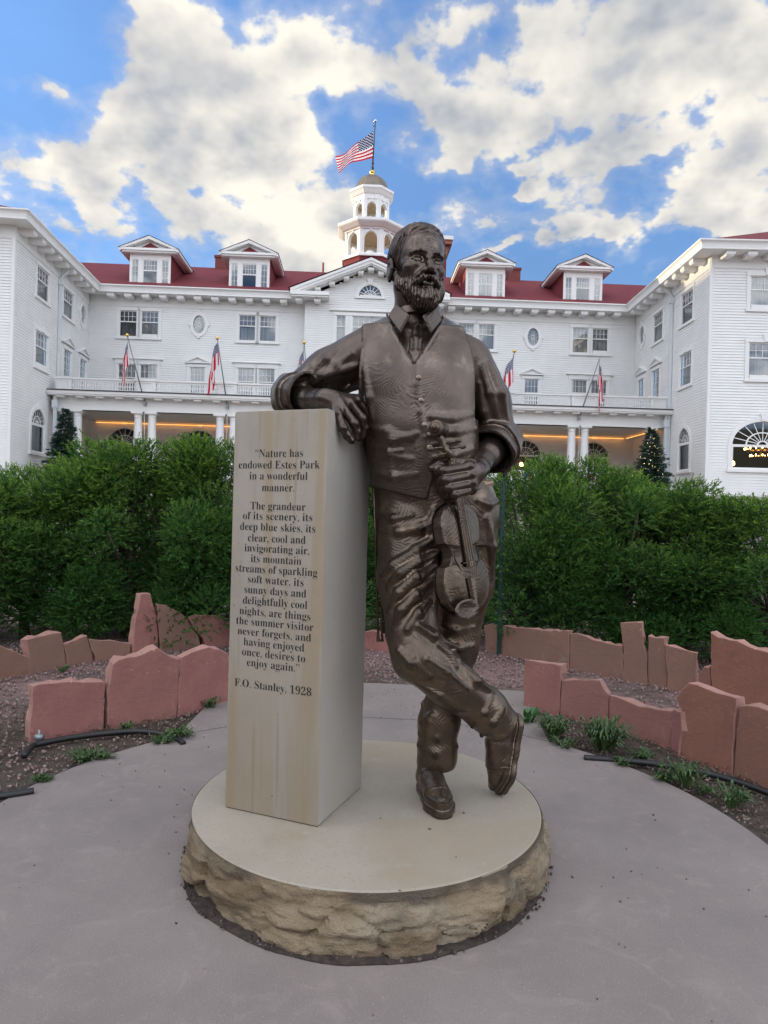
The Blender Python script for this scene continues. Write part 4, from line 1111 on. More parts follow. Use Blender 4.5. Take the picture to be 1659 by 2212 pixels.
# ---- cupola tower
TC = (-.04, 6.5)
def octo(ap, rot=0.0):
    R = ap/math.cos(math.pi/8)
    return [(TC[0]+R*math.cos(math.pi/8+i*math.pi/4), TC[1]+R*math.sin(math.pi/8+i*math.pi/4)) for i in range(8)]
def octring(mb, prof):            # prof: list of (apothem, z)
    n = len(prof); V = []
    for a, z in prof: V += [(x, y, z) for x, y in octo(a)]
    fs = [(j*8+i, j*8+(i+1) % 8, (j+1)*8+(i+1) % 8, (j+1)*8+i) for j in range(n-1) for i in range(8)]
    mb.add(V, fs)
def stage(name, ap, z0, zsp, zt, z1, th=.22):
    """one open octagonal stage: eight walls with an arched opening each"""
    mb = MB(); side = 2*ap*math.tan(math.pi/8); ow = side*.62
    for i in range(8):
        a = i*math.pi/4
        # frame: x along the face, -y outward
        c, s = math.cos(a), math.sin(a)
        M = Matrix(((-s, -c, 0, TC[0]+c*ap), (c, -s, 0, TC[1]+s*ap), (0, 0, 1, 0), (0, 0, 0, 1)))
        mb.M = M
        h = ow/2; arch = arch_pts(-h, h, zsp, zt, 13)
        inn = [(h, z0)] + arch + [(-h, z0)]
        # outline matching the opening point for point
        out = [(side/2, z0)] + [(side/2 if i2 < 3 else (-side/2 if i2 > 9 else p[0]*side/ow*1.0), z1 if 2 < i2 < 10 else zsp+(z1-zsp)*min(1, (i2 if i2 < 6 else 12-i2)/3)) for i2, p in enumerate(arch)] + [(-side/2, z0)]
        out = [(max(-side/2, min(side/2, x)), z) for x, z in out]
        mb.ring(inn, out, 0, th, closed=False)
        o2 = [(h+.09, z0)] + arch_pts(-h-.09, h+.09, zsp, zt+.09, 13) + [(-h-.09, z0)]
        mb.ring(inn, o2, -.035, 0, closed=False)
        mb.box(h, side/2-.02, -.04, 0, zsp-.05, zsp+.03); mb.box(-side/2+.02, -h, -.04, 0, zsp-.05, zsp+.03)
        mb.prism([(-.07, zt), (.07, zt), (.1, zt+.17), (-.1, zt+.17)], -.07, 0)
        mb.box(side/2-.16, side/2+.01, -.05, .0, z0, z1-.0)
        mb.box(-side/2-.01, -side/2+.16, -.052, .0, z0, z1-.0)
    mb.M = None
    return mb
tw = empty('tower', (0, 0, 0)); tw.parent = hotel
sh = MB(); octring(sh, [(1.86, 15.5), (1.84, 19.02)]); obj('shingled_base', sh, REDSH, tw)
sl = MB(); octring(sl, [(1.7, 19.0), (1.98, 19.0), (1.98, 19.12), (1.90, 19.16), (1.88, 19.24), (.1, 19.25)]); obj('sill', sl, TRIM, tw)
st = stage('lower', 1.76, 19.24, 20.28, 20.80, 20.96); obj('lower_lantern', st, TRIM, tw)
co = MB(); octring(co, [(.05, 20.94), (1.86, 20.94), (1.86, 21.02), (2.02, 21.06), (2.28, 21.26), (2.34, 21.34), (2.34, 21.52), (1.3, 21.64)]); obj('lower_cornice', co, TRIM, tw)
st = stage('upper', 1.22, 21.6, 22.72, 23.06, 23.3, .18); obj('upper_lantern', st, TRIM, tw)
co = MB(); octring(co, [(.05, 23.26), (1.28, 23.26), (1.28, 23.6), (1.36, 23.64), (1.50, 23.88), (1.56, 23.94), (1.56, 24.1), (1.05, 24.2)]); obj('upper_cornice', co, TRIM, tw)
for pr_ in ([(.05, 23.2), (1.1, 23.22)], [(.05, 20.88), (1.6, 20.90)]):
    ug = MB(); octring(ug, pr_); obj('lantern_ceiling', ug, mat('wood_ceiling', (.55, .42, .26), (.45, .33, .2), rough=.7), tw)
dm = MB(); octring(dm, [(1.45, 24.12), (1.20, 24.30), (1.06, 24.62), (.94, 24.92), (.72, 25.2), (.42, 25.38), (.18, 25.44)])
obj('dome', dm, mat('bronze_sheet', (.15, .125, .10), (.22, .185, .14), rough=.5, metal=.25, scale=2), tw)
fi = MB(); fi.lathe([(.13, 25.40), (.18, 25.45), (.12, 25.52), (.19, 25.66), (.22, 25.73), (.13, 25.83), (.04, 25.9)], TC, 14); obj('finial', fi, GOLD, tw, smooth=True)
# penthouse behind the tower
pt = MB(); pt.box(3.2, 5.6, 7.5, 10, 17, 20.2); pt2 = MB()
po = obj('penthouse', pt, REDSH, hotel)
pt2.box(2.8, 5.95, 7.1, 10.4, 21.05, 21.35); pt2.prism([(3.2, 20.2), (5.6, 20.2), (5.85, 21.05), (2.9, 21.05)], 7.45, 10); obj('penthouse_roof', pt2, mat('rust_soffit', (.30, .12, .08), rough=.8), po)
pt3 = MB(); pt3.box(2.75, 6.02, 7.0, 10.5, 21.35, 21.62); obj('penthouse_cornice', pt3, TRIM, po)

# ---- porch: floor, ceiling, entablature, columns, balustrades
porch = empty('porch', (0, 0, 0)); porch.parent = hotel
f = MB(); f.box(-16.8, 16.45, -5.6, -.05, 2.75, 2.92); f.box(-16.8, 16.45, -5.5, -5.4, 1.6, 2.75); obj('porch_floor', f, TRIM, porch)
c = MB(); c.box(-16.85, 16.5, -5.3, -.05, 6.42, 6.5); obj('porch_ceiling', c, CREAM, porch)
e = MB(); e.box(-16.86, 16.5, -5.6, -5.2, 6.32, 7.02); e.box(-16.88, 16.52, -5.64, -5.2, 6.32, 6.40); e.box(-16.9, 16.54, -6.15, -.03, 7.02, 7.10)
e.box(-16.92, 16.56, -6.2, -.03, 7.10, 7.24)
eo = obj('entablature', e, TRIM, porch)
dk = MB(); dk.box(-16.9, 16.54, -6.25, -.03, 7.245, 7.30); obj('deck_edge', dk, mat('dark_deck', (.06, .06, .065), rough=.7), porch)
b0 = MB(); b0.box(-.2, .2, -.42, -.0, -.1, -.004); bme = None
x = -16.3
while x < 16.3:
    if bme is None: o = obj('bracket', b0, TRIM, eo); bme = o.data
    else:
        o = bpy.data.objects.new('bracket', bme); COL.objects.link(o); o.parent = eo
    o.location = (x, -5.62, 7.02); x += 1.02
# columns
def column_mesh():
    mb = MB(); z0, z1 = 2.92, 6.32
    mb.box(-.30, .30, -.30, .30, z0, z0+.12); mb.lathe([(.28, z0+.12), (.29, z0+.18), (.25, z0+.24)], (0, 0), 20)
    prof = [(.235-.038*max(0, t-.25)**1.2/.75, z0+.24+t*(z1-z0-.55)) for t in np.linspace(0, 1, 9)]
    mb.lathe(prof, (0, 0), 20)
    mb.lathe([(.20, z1-.32), (.225, z1-.30), (.205, z1-.27), (.205, z1-.18), (.29, z1-.10)], (0, 0), 20); mb.box(-.31, .31, -.31, .31, z1-.10, z1-.002)
    return mb
cme = None
for x in (-16.3, -15.6, -12.41, -11.67, -8.04, -7.32, -3.7, -3.0, 2.8, 3.5, 7.0, 7.72, 11.2, 11.93, 15.6):
    if cme is None: o = obj('column', column_mesh(), TRIM, porch); smooth_by_angle(o, 40); cme = o.data
    else: o = bpy.data.objects.new('column', cme); COL.objects.link(o); o.parent = porch
    o.location = (x, -5.38, 0)
# upper balustrade: solid panels and lattice bays
solids = [(-16.67, -15.86), (-12.5, -11.44), (-8.19, -7.14), (-3.9, -2.8), (2.6, 3.7), (6.8, 7.85), (11.07, 12.49), (15.47, 16.38)]
for a, b in solids:
    p = MB(); p.box(a, b, -5.72, -5.45, 7.30, 7.93); p.box(a-.05, b+.05, -5.78, -5.40, 7.93, 8.05); p.ring([(a+.14, 7.42), (b-.14, 7.42), (b-.14, 7.82), (a+.14, 7.82)], [(a+.09, 7.37), (b-.09, 7.37), (b-.09, 7.87), (a+.09, 7.87)], -5.75, -5.72)
    obj('balcony_panel', p, TRIM, porch)
for (a0, a), (b, b1) in zip(solids[:-1], solids[1:]):
    p = MB(); p.box(a+.051, b-.051, -5.66, -5.52, 7.94, 8.03); p.box(a, b, -5.64, -5.54, 7.36, 7.42)
    n = int((b-a)/.125)
    for i in range(n):
        x = a+(b-a)*(i+.5)/n
        p.box(x-.022, x+.022, -5.61, -5.57, 7.42, 7.88); p.box(x-.05, x+.05, -5.615, -5.565, 7.58, 7.66)
    for i in range(n*2): 
        x = a+(b-a)*(i+.5)/(2*n); p.box(x-.02, x+.02, -5.612, -5.568, 7.82, 7.90)
    p.box(a, b, -5.605, -5.575, 7.88, 7.94)
    obj('balustrade', p, TRIM, porch)
# ground floor porch railing
gaps = [(-15.5, -12.6), (-11.4, -8.2), (-7.1, -3.9), (3.7, 6.8), (7.95, 11.0), (12.15, 15.4)]
for a, b in gaps:
    p = MB(); p.box(a, b, -5.46, -5.30, 3.72, 3.80); p.box(a, b, -5.44, -5.32, 3.0, 3.07)
    n = int((b-a)/.15)
    for i in range(n):
        x = a+(b-a)*(i+.5)/n; p.lathe([(.028, 3.07), (.03, 3.2), (.05, 3.32), (.028, 3.5), (.025, 3.72)], (x, -5.38), 6)
    obj('porch_railing', p, TRIM, porch)
# downspouts
for M, x in ((M_LS, S_L(4.85)), (M_RS, 5.85)):
    d = MB(M); d.tube([(x-.0, -.5, 13.95), (x, -.15, 13.6), (x, -.11, 13.45)], .07, 8); d.box(x-.14, x+.14, -.26, -.03, 13.15, 13.48); d.box(x-.075, x+.075, -.18, -.04, 2.6, 13.15)
    obj('downspout', d, mat('downspout_paint', (.66, .70, .72), rough=.5), hotel)
for x in (-16.6, 16.25):
    d = MB(); d.box(x-.07, x+.07, -5.95, -5.8, 2.6, 6.6); d.box(x-.13, x+.13, -6.0, -5.74, 6.35, 6.75); d.box(x-.06, x+.06, -5.93, -5.82, 6.75, 7.0)
    obj('downspout', d, MATS['downspout_paint'], hotel)
# porch light strips (lit) and lamps inside the dining room
LED = mat('warm_led', (1, .6, .25), emit=(1.0, .42, .09), estr=1.7)
for bb_ in ((-16.6, -4.1, -.22, -.16, 6.31, 6.335), (4.0, 16.2, -.22, -.16, 6.31, 6.335), (16.28, 16.33, -4.6, -.3, 6.31, 6.335)):
    l = MB(); l.box(*bb_); obj('light_strip', l, LED, porch)
BULB = mat('warm_bulb', (1, .6, .25), emit=(1.0, .52, .16), estr=14.0)
hinv = Matrix.Translation((HO[0], HO[1], 0)) @ Matrix.Rotation(HA, 4, 'Z')
def chandelier(M, x, y, z, r, label):
    root = hinv @ M @ Matrix.Translation((x, y, z))
    t = empty('chandelier', root.translation, 0, label, 'chandelier', 'chandeliers inside the dining room')
    m = MB(); m.lathe([(r, 0), (r, .05), (r*.95, .05)], (0, 0), 20); m.lathe([(r*.65, -.35), (r*.65, -.30), (r*.6, -.30)], (0, 0), 20); m.tube([(0, 0, -.35), (0, 0, 1.2)], .02, 6)
    obj('chandelier_ring', m, GOLD, t)
    b = MB()
    for rr, zz, n in ((r, .09, 16), (r*.65, -.26, 10)):
        for i in range(n):
            a = 2*math.pi*i/n; b.lathe([(.01, zz-.04), (.035, zz), (.03, zz+.05), (.006, zz+.08)], (rr*math.cos(a), rr*math.sin(a)), 6)
    obj('bulb_ring', b, BULB, t)
chandelier(M_RF, 4.0, 2.6, 5.0, .75, 'lit chandelier behind the big arched window of the right wing')
chandelier(M_RS, 7.9, 1.1, 5.0, .4, 'lit chandelier behind the narrow arched window of the right wing')
t = hinv @ M_RF @ Matrix.Translation((2.0, 1.5, 4.1))
tl = empty('table_lamp', t.translation, 0, 'glowing lamp low inside the big arched window of the right wing', 'lamp')
b = MB(); b.lathe([(.05, 0), (.13, .05), (.11, .2), (.05, .25)], (0, 0), 10); obj('lamp_shade', b, BULB, tl, smooth=True)
b = MB(); b.tube([(0, 0, -1.2), (0, 0, 0)], .03, 8); b.lathe([(.16, -1.24), (.14, -1.2)], (0, 0), 10); obj('lamp_stem', b, GOLD, tl)
t = hinv @ Matrix.Translation((9.9, .55, 4.45))
tl = empty('table_lamp', t.translation, 0, 'glowing lamp behind the arched porch window beside the statue arm', 'lamp')
b = MB(); b.lathe([(.05, 0), (.13, .05), (.11, .2), (.05, .25)], (0, 0), 10); obj('lamp_shade', b, BULB, tl, smooth=True)
b = MB(); b.tube([(0, 0, -.5), (0, 0, 0)], .03, 8); b.lathe([(.16, -.52), (.14, -.48)], (0, 0), 10); obj('lamp_stem', b, GOLD, tl)
# bunting on the right porch railing
BM = [mat('bunting_red', (.45, .02, .03), rough=.8), TRIM, mat('bunting_blue', (.02, .05, .25), rough=.8)]
for x0, lb in ((8.15, 'red white and blue bunting on the porch railing left of the column pair'), (12.3, 'red white and blue bunting on the porch railing by the lit fir tree')):
    t = hinv @ Matrix.Translation((x0, -5.50, 3.72)); o = None
    bn = MB()
    for i in range(12):
        xa = i*.22; V = [(xa, -.01*math.sin(i), 0), (xa+.2, -.01, 0), (xa+.18, -.03, -.34), (xa+.02, -.02, -.34)]
        bn.add(V, [(0, 1, 2, 3)], i % 3)
    o = obj('bunting', bn, BM, fixn=False); o.matrix_world = t
    tag(o, lb, 'bunting', 'bunting on the porch railing')
# ------------------------------------------------------------------ flags
def mk_flagmat():
    m, g, b = raw('flag_cloth')
    uv = g.n('ShaderNodeUVMap').outputs[0]
    u, v, _ = g.xyz(uv)           # u from hoist to fly, v from bottom to top
    s = g.m('MODULO', g.m('FLOOR', g.m('MULTIPLY', v, 13.0)), 2.0)
    c = g.mix(s, (.60, .012, .035), (.90, .89, .88))
    can = g.m('MULTIPLY', g.m('LESS_THAN', u, .4), g.m('GREATER_THAN', v, 6/13))
    # rows of stars, alternate rows shifted
    yy = g.m('MULTIPLY', g.m('SUBTRACT', v, 6/13), 9*13/7.0)
    row = g.m('FLOOR', yy)
    xx = g.m('ADD', g.m('MULTIPLY', u, 6/.4), g.m('MULTIPLY', g.m('MODULO', row, 2.0), .5))
    fx = g.m('SUBTRACT', g.m('FRACT', xx), .5); fy = g.m('SUBTRACT', g.m('FRACT', yy), .5)
    r = g.m('SQRT', g.m('ADD', g.m('MULTIPLY', fx, fx), g.m('MULTIPLY', g.m('MULTIPLY', fy, fy), .6)))
    star = g.m('LESS_THAN', r, .27)
    blue = g.mix(star, (.014, .026, .125), (.8, .8, .8))
    col = g.mix(can, c, blue)
    g.put(b.inputs['Base Color'], col); b.inputs['Roughness'].default_value = .8
    # thin cloth lets some light through
    tr = g.n('ShaderNodeBsdfTranslucent'); g.put(tr.inputs[0], col)
    mx = g.n('ShaderNodeMixShader'); mx.inputs[0].default_value = .35
    out = g.nt.nodes['Material Output']
    g.nt.links.new(b.outputs[0], mx.inputs[1]); g.nt.links.new(tr.outputs[0], mx.inputs[2]); g.nt.links.new(mx.outputs[0], out.inputs[0])
    return m
FLAGM = mk_flagmat()
def cloth(name, fn, nu, nv, parent):
    V = []; uvs = []
    for j in range(nv+1):
        for i in range(nu+1):
            u, v = i/nu, j/nv; V.append(fn(u, v)); uvs.append((u, v))
    Fc = [(j*(nu+1)+i, j*(nu+1)+i+1, (j+1)*(nu+1)+i+1, (j+1)*(nu+1)+i) for j in range(nv) for i in range(nu)]
    me = bpy.data.meshes.new(name); me.from_pydata(V, [], Fc)
    ul = me.uv_layers.new(name='UVMap')
    for l in me.loops: ul.data[l.index].uv = uvs[l.vertex_index]
    me.polygons.foreach_set('use_smooth', [True]*len(me.polygons)); me.update()
    return link_mesh(name, me, FLAGM, parent)
def porch_flag(xt, zt, xb, zb, side, label, seed, ball=True):
    # staff fixed to the entablature at its foot, leaning out towards the garden
    B = hinv @ Vector((xb, -5.70, zb)); T = hinv @ Vector((xt, -6.75, zt))
    r = empty('flagstaff', B, 0, label, 'flag', 'flags on staffs along the porch')
    d = T-B
    p = MB(); p.tube([(0, 0, 0), tuple(d)], [.035, .026], 8); obj('staff', p, STEELP, r, smooth=True)
    if ball:
        k = MB(); k.lathe([(.005, -.09), (.07, -.06), (.10, 0), (.07, .07), (.01, .1)], (0, 0), 12); o = obj('finial', k, GOLD, r, smooth=True); o.location = d
    k = MB(); k.box(-.06, .06, -.08, .1, -.12, .12); obj('bracket', k, STEELP, r)
    k = MB(); k.tube([(0, -.02, 0), (.03, -.03, -3.0)], .012, 5); obj('rope', k, TRIM, r)
    ud = -d.normalized(); hl = 1.15
    rnd = random.Random(seed); ph = rnd.uniform(0, 6)
    def fn(u, v):
        a = d*.965 + ud*(1-v)*hl
        gather = .5+.5*u
        x = a.x + side*.06 + side*((.62*gather+.06*math.sin(u*5))*(1-v) - .04*u) + .15*math.sin(v*8+ph)*gather
        y = a.y - .02 + .11*math.sin(v*11+ph*1.7+u*1.5)*gather
        z = a.z - u*1.75 + u*.55*v - .25*u*(1-v)*(1-u)
        return (x, y, z)
    cloth('flag', fn, 34, 40, r)
porch_flag(-12.65, 10.1, -11.98, 6.75, -1, 'flag on the leftmost porch staff near the left wing', 1)
porch_flag(-8.03, 10.1, -7.62, 6.75, -1, 'flag on the second porch staff between left wing and pillar', 2)
porch_flag(-3.52, 10.05, -3.25, 6.75, -1, 'flag on the porch staff half hidden by the statue sleeve', 3)
porch_flag(7.58, 10.0, 7.35, 6.75, -1, 'flag on the porch staff just right of the statue arm', 4)
porch_flag(12.2, 9.87, 11.5, 6.75, 1, 'flag on the right porch staff without a gold ball', 5, ball=False)
def tower_flag():
    base = hinv @ Vector((TC[0], TC[1], 25.55))
    r = empty('flagpole', base, 0, 'large flag flying from the dark pole on top of the cupola', 'flag')
    p = MB(); p.tube([(0, 0, 0), (.03, 0, 1.2)], [.075, .06], 8); p.tube([(.03, 0, 1.2), (.12, 0, 3.75)], [.045, .035], 8)
    p.tube([(-.02, 0, 3.5), (.12, 0, 3.52)], .03, 6); p.tube([(.015, 0, .45), (.015, 0, .52)], .1, 8); p.tube([(.02, 0, .8), (.02, 0, .87)], .09, 8)
    obj('pole', p, mat('dark_pole', (.06, .055, .05), rough=.4, metal=.5), r, smooth=True)
    k = MB(); k.lathe([(.01, 3.76), (.08, 3.8), (.11, 3.88), (.08, 3.96), (.01, 4.0)], (.125, 0), 12); obj('ball', k, mat('silver_ball', (.6, .6, .6), rough=.15, metal=1), r, smooth=True)
    tl, bl, tr, br = (np.array(p) for p in ((-.02, 0, 3.18), (.07, 0, 1.22), (-2.66, -.5, .93), (-2.40, -.4, -.02)))
    def fn(u, v):
        top = tl+(tr-tl)*u; bot = bl+(br-bl)*u
        q = bot+(top-bot)*v
        s = u*(1-.3*u)
        q = q + np.array([.02*math.sin(u*9), .28*math.sin(u*7.5+v*2.2)*s, .18*math.sin(u*3.1)*(1-v) - .12*math.sin(u*math.pi)*v + .05*math.sin(u*11+v*3)*s])
        return tuple(q)
    cloth('flag', fn, 48, 26, r)
tower_flag()

# ------------------------------------------------------------------ juniper shrubs
def leaf_mat(name, cols, tips):
    m, g, b = raw(name)
    geo = g.n('ShaderNodeNewGeometry')
    cr = g.n('ShaderNodeValToRGB'); e = cr.color_ramp.elements
    e[0].color = cols[0]+(1,); e[1].color = cols[2]+(1,); k = e.new(.5); k.color = cols[1]+(1,)
    g.put(cr.inputs[0], geo.outputs['Random Per Island'])
    at = g.n('ShaderNodeAttribute', attribute_name='tip')
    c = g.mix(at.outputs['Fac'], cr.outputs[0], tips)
    g.put(b.inputs['Base Color'], c); b.inputs['Roughness'].default_value = .6; b.inputs['Specular IOR Level'].default_value = .3
    tr = g.n('ShaderNodeBsdfTranslucent'); g.put(tr.inputs[0], c)
    mx = g.n('ShaderNodeMixShader'); mx.inputs[0].default_value = .25
    out = g.nt.nodes['Material Output']
    g.nt.links.new(b.outputs[0], mx.inputs[1]); g.nt.links.new(tr.outputs[0], mx.inputs[2]); g.nt.links.new(mx.outputs[0], out.inputs[0])
    return m
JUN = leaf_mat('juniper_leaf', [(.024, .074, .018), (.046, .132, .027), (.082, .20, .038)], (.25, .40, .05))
FIR = leaf_mat('fir_needle', [(.018, .045, .030), (.030, .066, .045), (.045, .085, .060)], (.06, .11, .075))
BARK = mat('grey_bark', (.055, .040, .032), (.10, .075, .06), rough=.95, scale=20, bump=.6)
def unit(a): return a/np.maximum(np.linalg.norm(a, axis=-1, keepdims=True), 1e-9)
def leaves_mesh(name, o, d, L, w, tip, m, parent):
    """slender diamond leaves: origin, direction, length, width"""
    n = len(o); s = unit(np.cross(d, unit(rng.normal(size=(n, 3)))))
    mid = o + d*L[:, None]*.45
    V = np.stack([o, mid+s*w[:, None]*.5, o+d*L[:, None], mid-s*w[:, None]*.5], 1).reshape(-1, 3)
    Fc = np.arange(4*n).reshape(-1, 4)
    ob = np_mesh(name, V, Fc, m, parent)
    at = ob.data.attributes.new('tip', 'FLOAT', 'POINT'); at.data.foreach_set('value', np.repeat(tip, 4).astype(np.float32))
    return ob
def juniper_data(seed, h, r, ns, skirt=.15):
    """branch sprays spread through an uneven bush crown"""
    global rng
    rng = np.random.default_rng(seed)
    NL = 44
    lobz = rng.uniform(skirt, .97, NL); lobr = rng.uniform(.20, .42, NL)
    ang = rng.uniform(0, 2*math.pi, NL)
    prof = lambda t: r*np.clip(1.05*np.sqrt(np.clip(1-(np.abs(t-.42)/.62)**2.4, 0, 1)), .12, 1)
    cz = lobz*h; cr = prof(lobz)*rng.uniform(.35, .95, NL)
    C = np.column_stack([cr*np.cos(ang), cr*np.sin(ang), cz])
    R = lobr*r*rng.uniform(.75, 1.15, NL)
    # sprays sit in the shells of lobes, a share inside
    k = rng.choice(NL, ns, p=R**2/np.sum(R**2))
    dirs = unit(rng.normal(size=(ns, 3))+np.array([0, 0, .25]))
    rr = R[k]*np.where(rng.random(ns) < .72, rng.uniform(.78, 1.08, ns), rng.uniform(.2, .8, ns))
    o = C[k]+dirs*rr[:, None]*np.array([1, 1, 1.25])
    o[:, 2] = np.clip(o[:, 2], skirt*h*rng.uniform(.6, 1.6, ns), h*1.08)
    outw = unit(np.column_stack([o[:, 0], o[:, 1], np.zeros(ns)])+1e-6)
    axis_ = unit(dirs*.9+outw*.3+np.array([0, 0, .55])+rng.normal(0, .38, (ns, 3)))
    SL_ = rng.uniform(.05, .10, ns)*(1+.5*(rng.random(ns) < .06))
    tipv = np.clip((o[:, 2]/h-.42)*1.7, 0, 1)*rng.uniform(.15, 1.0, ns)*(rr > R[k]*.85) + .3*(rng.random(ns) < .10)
    nl_ = 20
    t = np.tile(np.linspace(.05, 1.0, nl_), (ns, 1))+rng.uniform(-.03, .03, (ns, nl_))
    side = unit(np.cross(axis_, unit(rng.normal(size=(ns, 3)))))
    bi = np.cross(axis_, side)
    ph = rng.uniform(0, 6.28, (ns, nl_)) if True else None
    sd = side[:, None]*np.cos(ph)[..., None]+bi[:, None]*np.sin(ph)[..., None]*.6
    O = o[:, None]+axis_[:, None]*(t*SL_[:, None])[..., None]
    spread = (1.2-.7*t)[..., None]
    D = unit(axis_[:, None]+sd*spread)
    Lf = SL_[:, None]*(.34-.16*t)*rng.uniform(.7, 1.3, (ns, nl_))
    W = np.full((ns, nl_), 1.0)*rng.uniform(.006, .0105, (ns, nl_))
    tip = np.clip(tipv[:, None]*(.5+.6*t), 0, 1)
    return (O.reshape(-1, 3), D.reshape(-1, 3), Lf.ravel(), W.ravel(), tip.ravel()), C
def trunk_mesh(C, h, seed):
    rnd = random.Random(seed); mb = MB()
    mb.tube([(0, 0, -.05), (.02, .01, h*.25), (-.01, .03, h*.55), (.01, 0, h*.85)], [.05, .042, .028, .01], 8)
    for c in C:
        z0 = max(.12*h, c[2]*rnd.uniform(.35, .6)); mx = Vector((c[0]*.5, c[1]*.5, (z0+c[2])/2))
        mb.tube([(0, 0, z0), tuple(mx), tuple(c)], [.018, .012, .005], 5)
    return mb
variants = []
for i, (h, r, ns, sk) in enumerate([(2.0, .62, 8600, .05), (2.0, .66, 9200, .04), (1.9, .58, 8200, .08)]):
    d, C = juniper_data(100+i, h, r, ns, sk); variants.append((d, C, float(np.percentile(d[0][:, 2], 99.0))))
vmesh = {}
def juniper(px, Y, ytop, label, var, grp, wide=1.0, rz=0.0):
    z = max(0, terrain_z(0, Y))
    top = P(px, ytop, Y)
    d, C, h = variants[var]
    t = empty('juniper_shrub', (top[0], Y, z), rz, label, 'shrub', grp)
    s = (top[2]-z)/h*.975; t.scale = (wide, wide, s)
    if var not in vmesh:
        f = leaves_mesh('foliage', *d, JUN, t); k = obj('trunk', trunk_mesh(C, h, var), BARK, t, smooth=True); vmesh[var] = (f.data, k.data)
    else:
        for nm, me in zip(('foliage', 'trunk'), vmesh[var]):
            o = bpy.data.objects.new(nm, me); COL.objects.link(o); o.parent = t
JL, JR = 'juniper shrubs of the left hedge', 'juniper shrubs of the right hedge'
for a in [(-60, 6.4, 1030, 'juniper shrub cut off by the left picture edge', 0, JL, 1.1, .3), (62, 6.5, 1010, 'juniper with a bare trunk at the far left of the hedge', 1, JL, 1.0, 1.9),
          (168, 6.6, 990, 'left hedge juniper with a trunk behind the stone with the pale crack', 2, JL, 1.1, 3.3), (285, 6.7, 952, 'left hedge juniper rising under the leftmost flag', 0, JL, 1.15, 4.4),
          (385, 6.8, 955, 'left hedge juniper behind the tall narrow slab', 1, JL, 1.05, 5.5), (470, 6.7, 950, 'left hedge juniper touching the pillar outline', 2, JL, 1.05, .9),
          (590, 6.9, 960, 'juniper mostly hidden behind the inscribed pillar', 0, JL, 1.1, 2.6), (720, 7.0, 985, 'juniper seen in the slit between pillar and statue', 1, JL, 1.1, 4.0), (845, 7.2, 1010, 'juniper behind the statue legs', 2, JL, 1.1, 5.1),
          (1010, 8.3, 1030, 'juniper set back behind the violin', 0, JR, .95, 1.2),
          (1150, 6.75, 1015, 'first right hedge juniper next to the green post', 1, JR, .92, 3.0), (1240, 6.8, 988, 'tallest right hedge juniper in front of the porch columns', 2, JR, 1.05, .2),
          (1345, 6.7, 1018, 'right hedge juniper in front of the lit fir tree', 0, JR, 1.1, 2.2), (1440, 6.6, 1045, 'right hedge juniper behind the grey brown slab', 1, JR, 1.05, 4.9),
          (1555, 6.3, 1075, 'right hedge juniper behind the biggest slab', 2, JR, 1.1, 5.9), (1670, 6.2, 1072, 'juniper shrub cut off by the right picture edge', 0, JR, 1.1, 3.7)]:
    juniper(*a)

# ------------------------------------------------------------------ fir trees with string lights
def fir(px, Y, ytop, rad_, label, lights, seed):
    global rng
    rng = np.random.default_rng(seed)
    z = terrain_z(0, Y); top = P(px, ytop, Y); h = top[2]-z
    t = empty('fir_tree', (top[0], Y, z), 0, label, 'tree')
    O = []; D = []; Ls = []; Ws = []; T = []; tips = []
    br = MB(); br.tube([(0, 0, 0), (0, 0, h*.97)], [.07, .012], 8)
    zz = .12*h
    while zz < h*.985:
        k = zz/h; R = rad_*(1-k)**.85+.06
        n = max(5, int(13*(1-k)+4))
        for i in range(n):
            a = rng.uniform(0, 6.28); Rl = R*rng.uniform(.7, 1.12)
            d = np.array([math.cos(a), math.sin(a), -.12+.35*k]); s = np.array([-math.sin(a), math.cos(a), 0])
            b0 = np.array([0, 0, zz+rng.uniform(-.05, .05)])
            br.tube([tuple(b0), tuple(b0+d*Rl*.9)], [.014, .004], 4)
            m_ = int(26+60*Rl)
            tt = rng.uniform(.12, 1, m_)
            off = s[None]*((1-tt)*rng.uniform(-.42, .42, m_)*Rl)[:, None]
            o = b0+d[None]*(tt*Rl)[:, None]+off+np.column_stack([np.zeros(m_), np.zeros(m_), -.05*tt+rng.uniform(-.04, .04, m_)])
            dd = unit(d[None]+s[None]*np.sign(off@s)[:, None]*rng.uniform(.2, 1.0, m_)[:, None]+rng.normal(0, .3, (m_, 3))+np.array([0, 0, .15]))
            O.append(o); D.append(dd); Ls.append(rng.uniform(.09, .2, m_)); Ws.append(rng.uniform(.02, .045, m_)); tips.append((tt > .8)*rng.uniform(0, .9, m_))
            if rng.random() < .35: T.append(o[-1]+np.array([0, 0, .03]))
        zz += .085+.05*(1-k)
    leaves_mesh('crown', np.vstack(O), np.vstack(D), np.concatenate(Ls), np.concatenate(Ws), np.concatenate(tips), FIR, t)
    obj('trunk', br, BARK, t)
    b = MB()
    for p in T[:lights]: b.add([tuple(p+v*.017) for v in OCT_V], [tuple(f) for f in OCT_F])
    o = obj('string_lights', b, mat('fairy_light', (1, .9, .5), emit=(1.0, .85, .35), estr=3.0), t); o['kind'] = 'stuff'
fir(1408, 34.2, 922, 1.25, 'fir tree with tiny string lights beside the right end of the porch', 130, 7)
fir(142, 34.0, 882, 1.15, 'dark fir tree with few lights beside the left end of the porch', 40, 8)

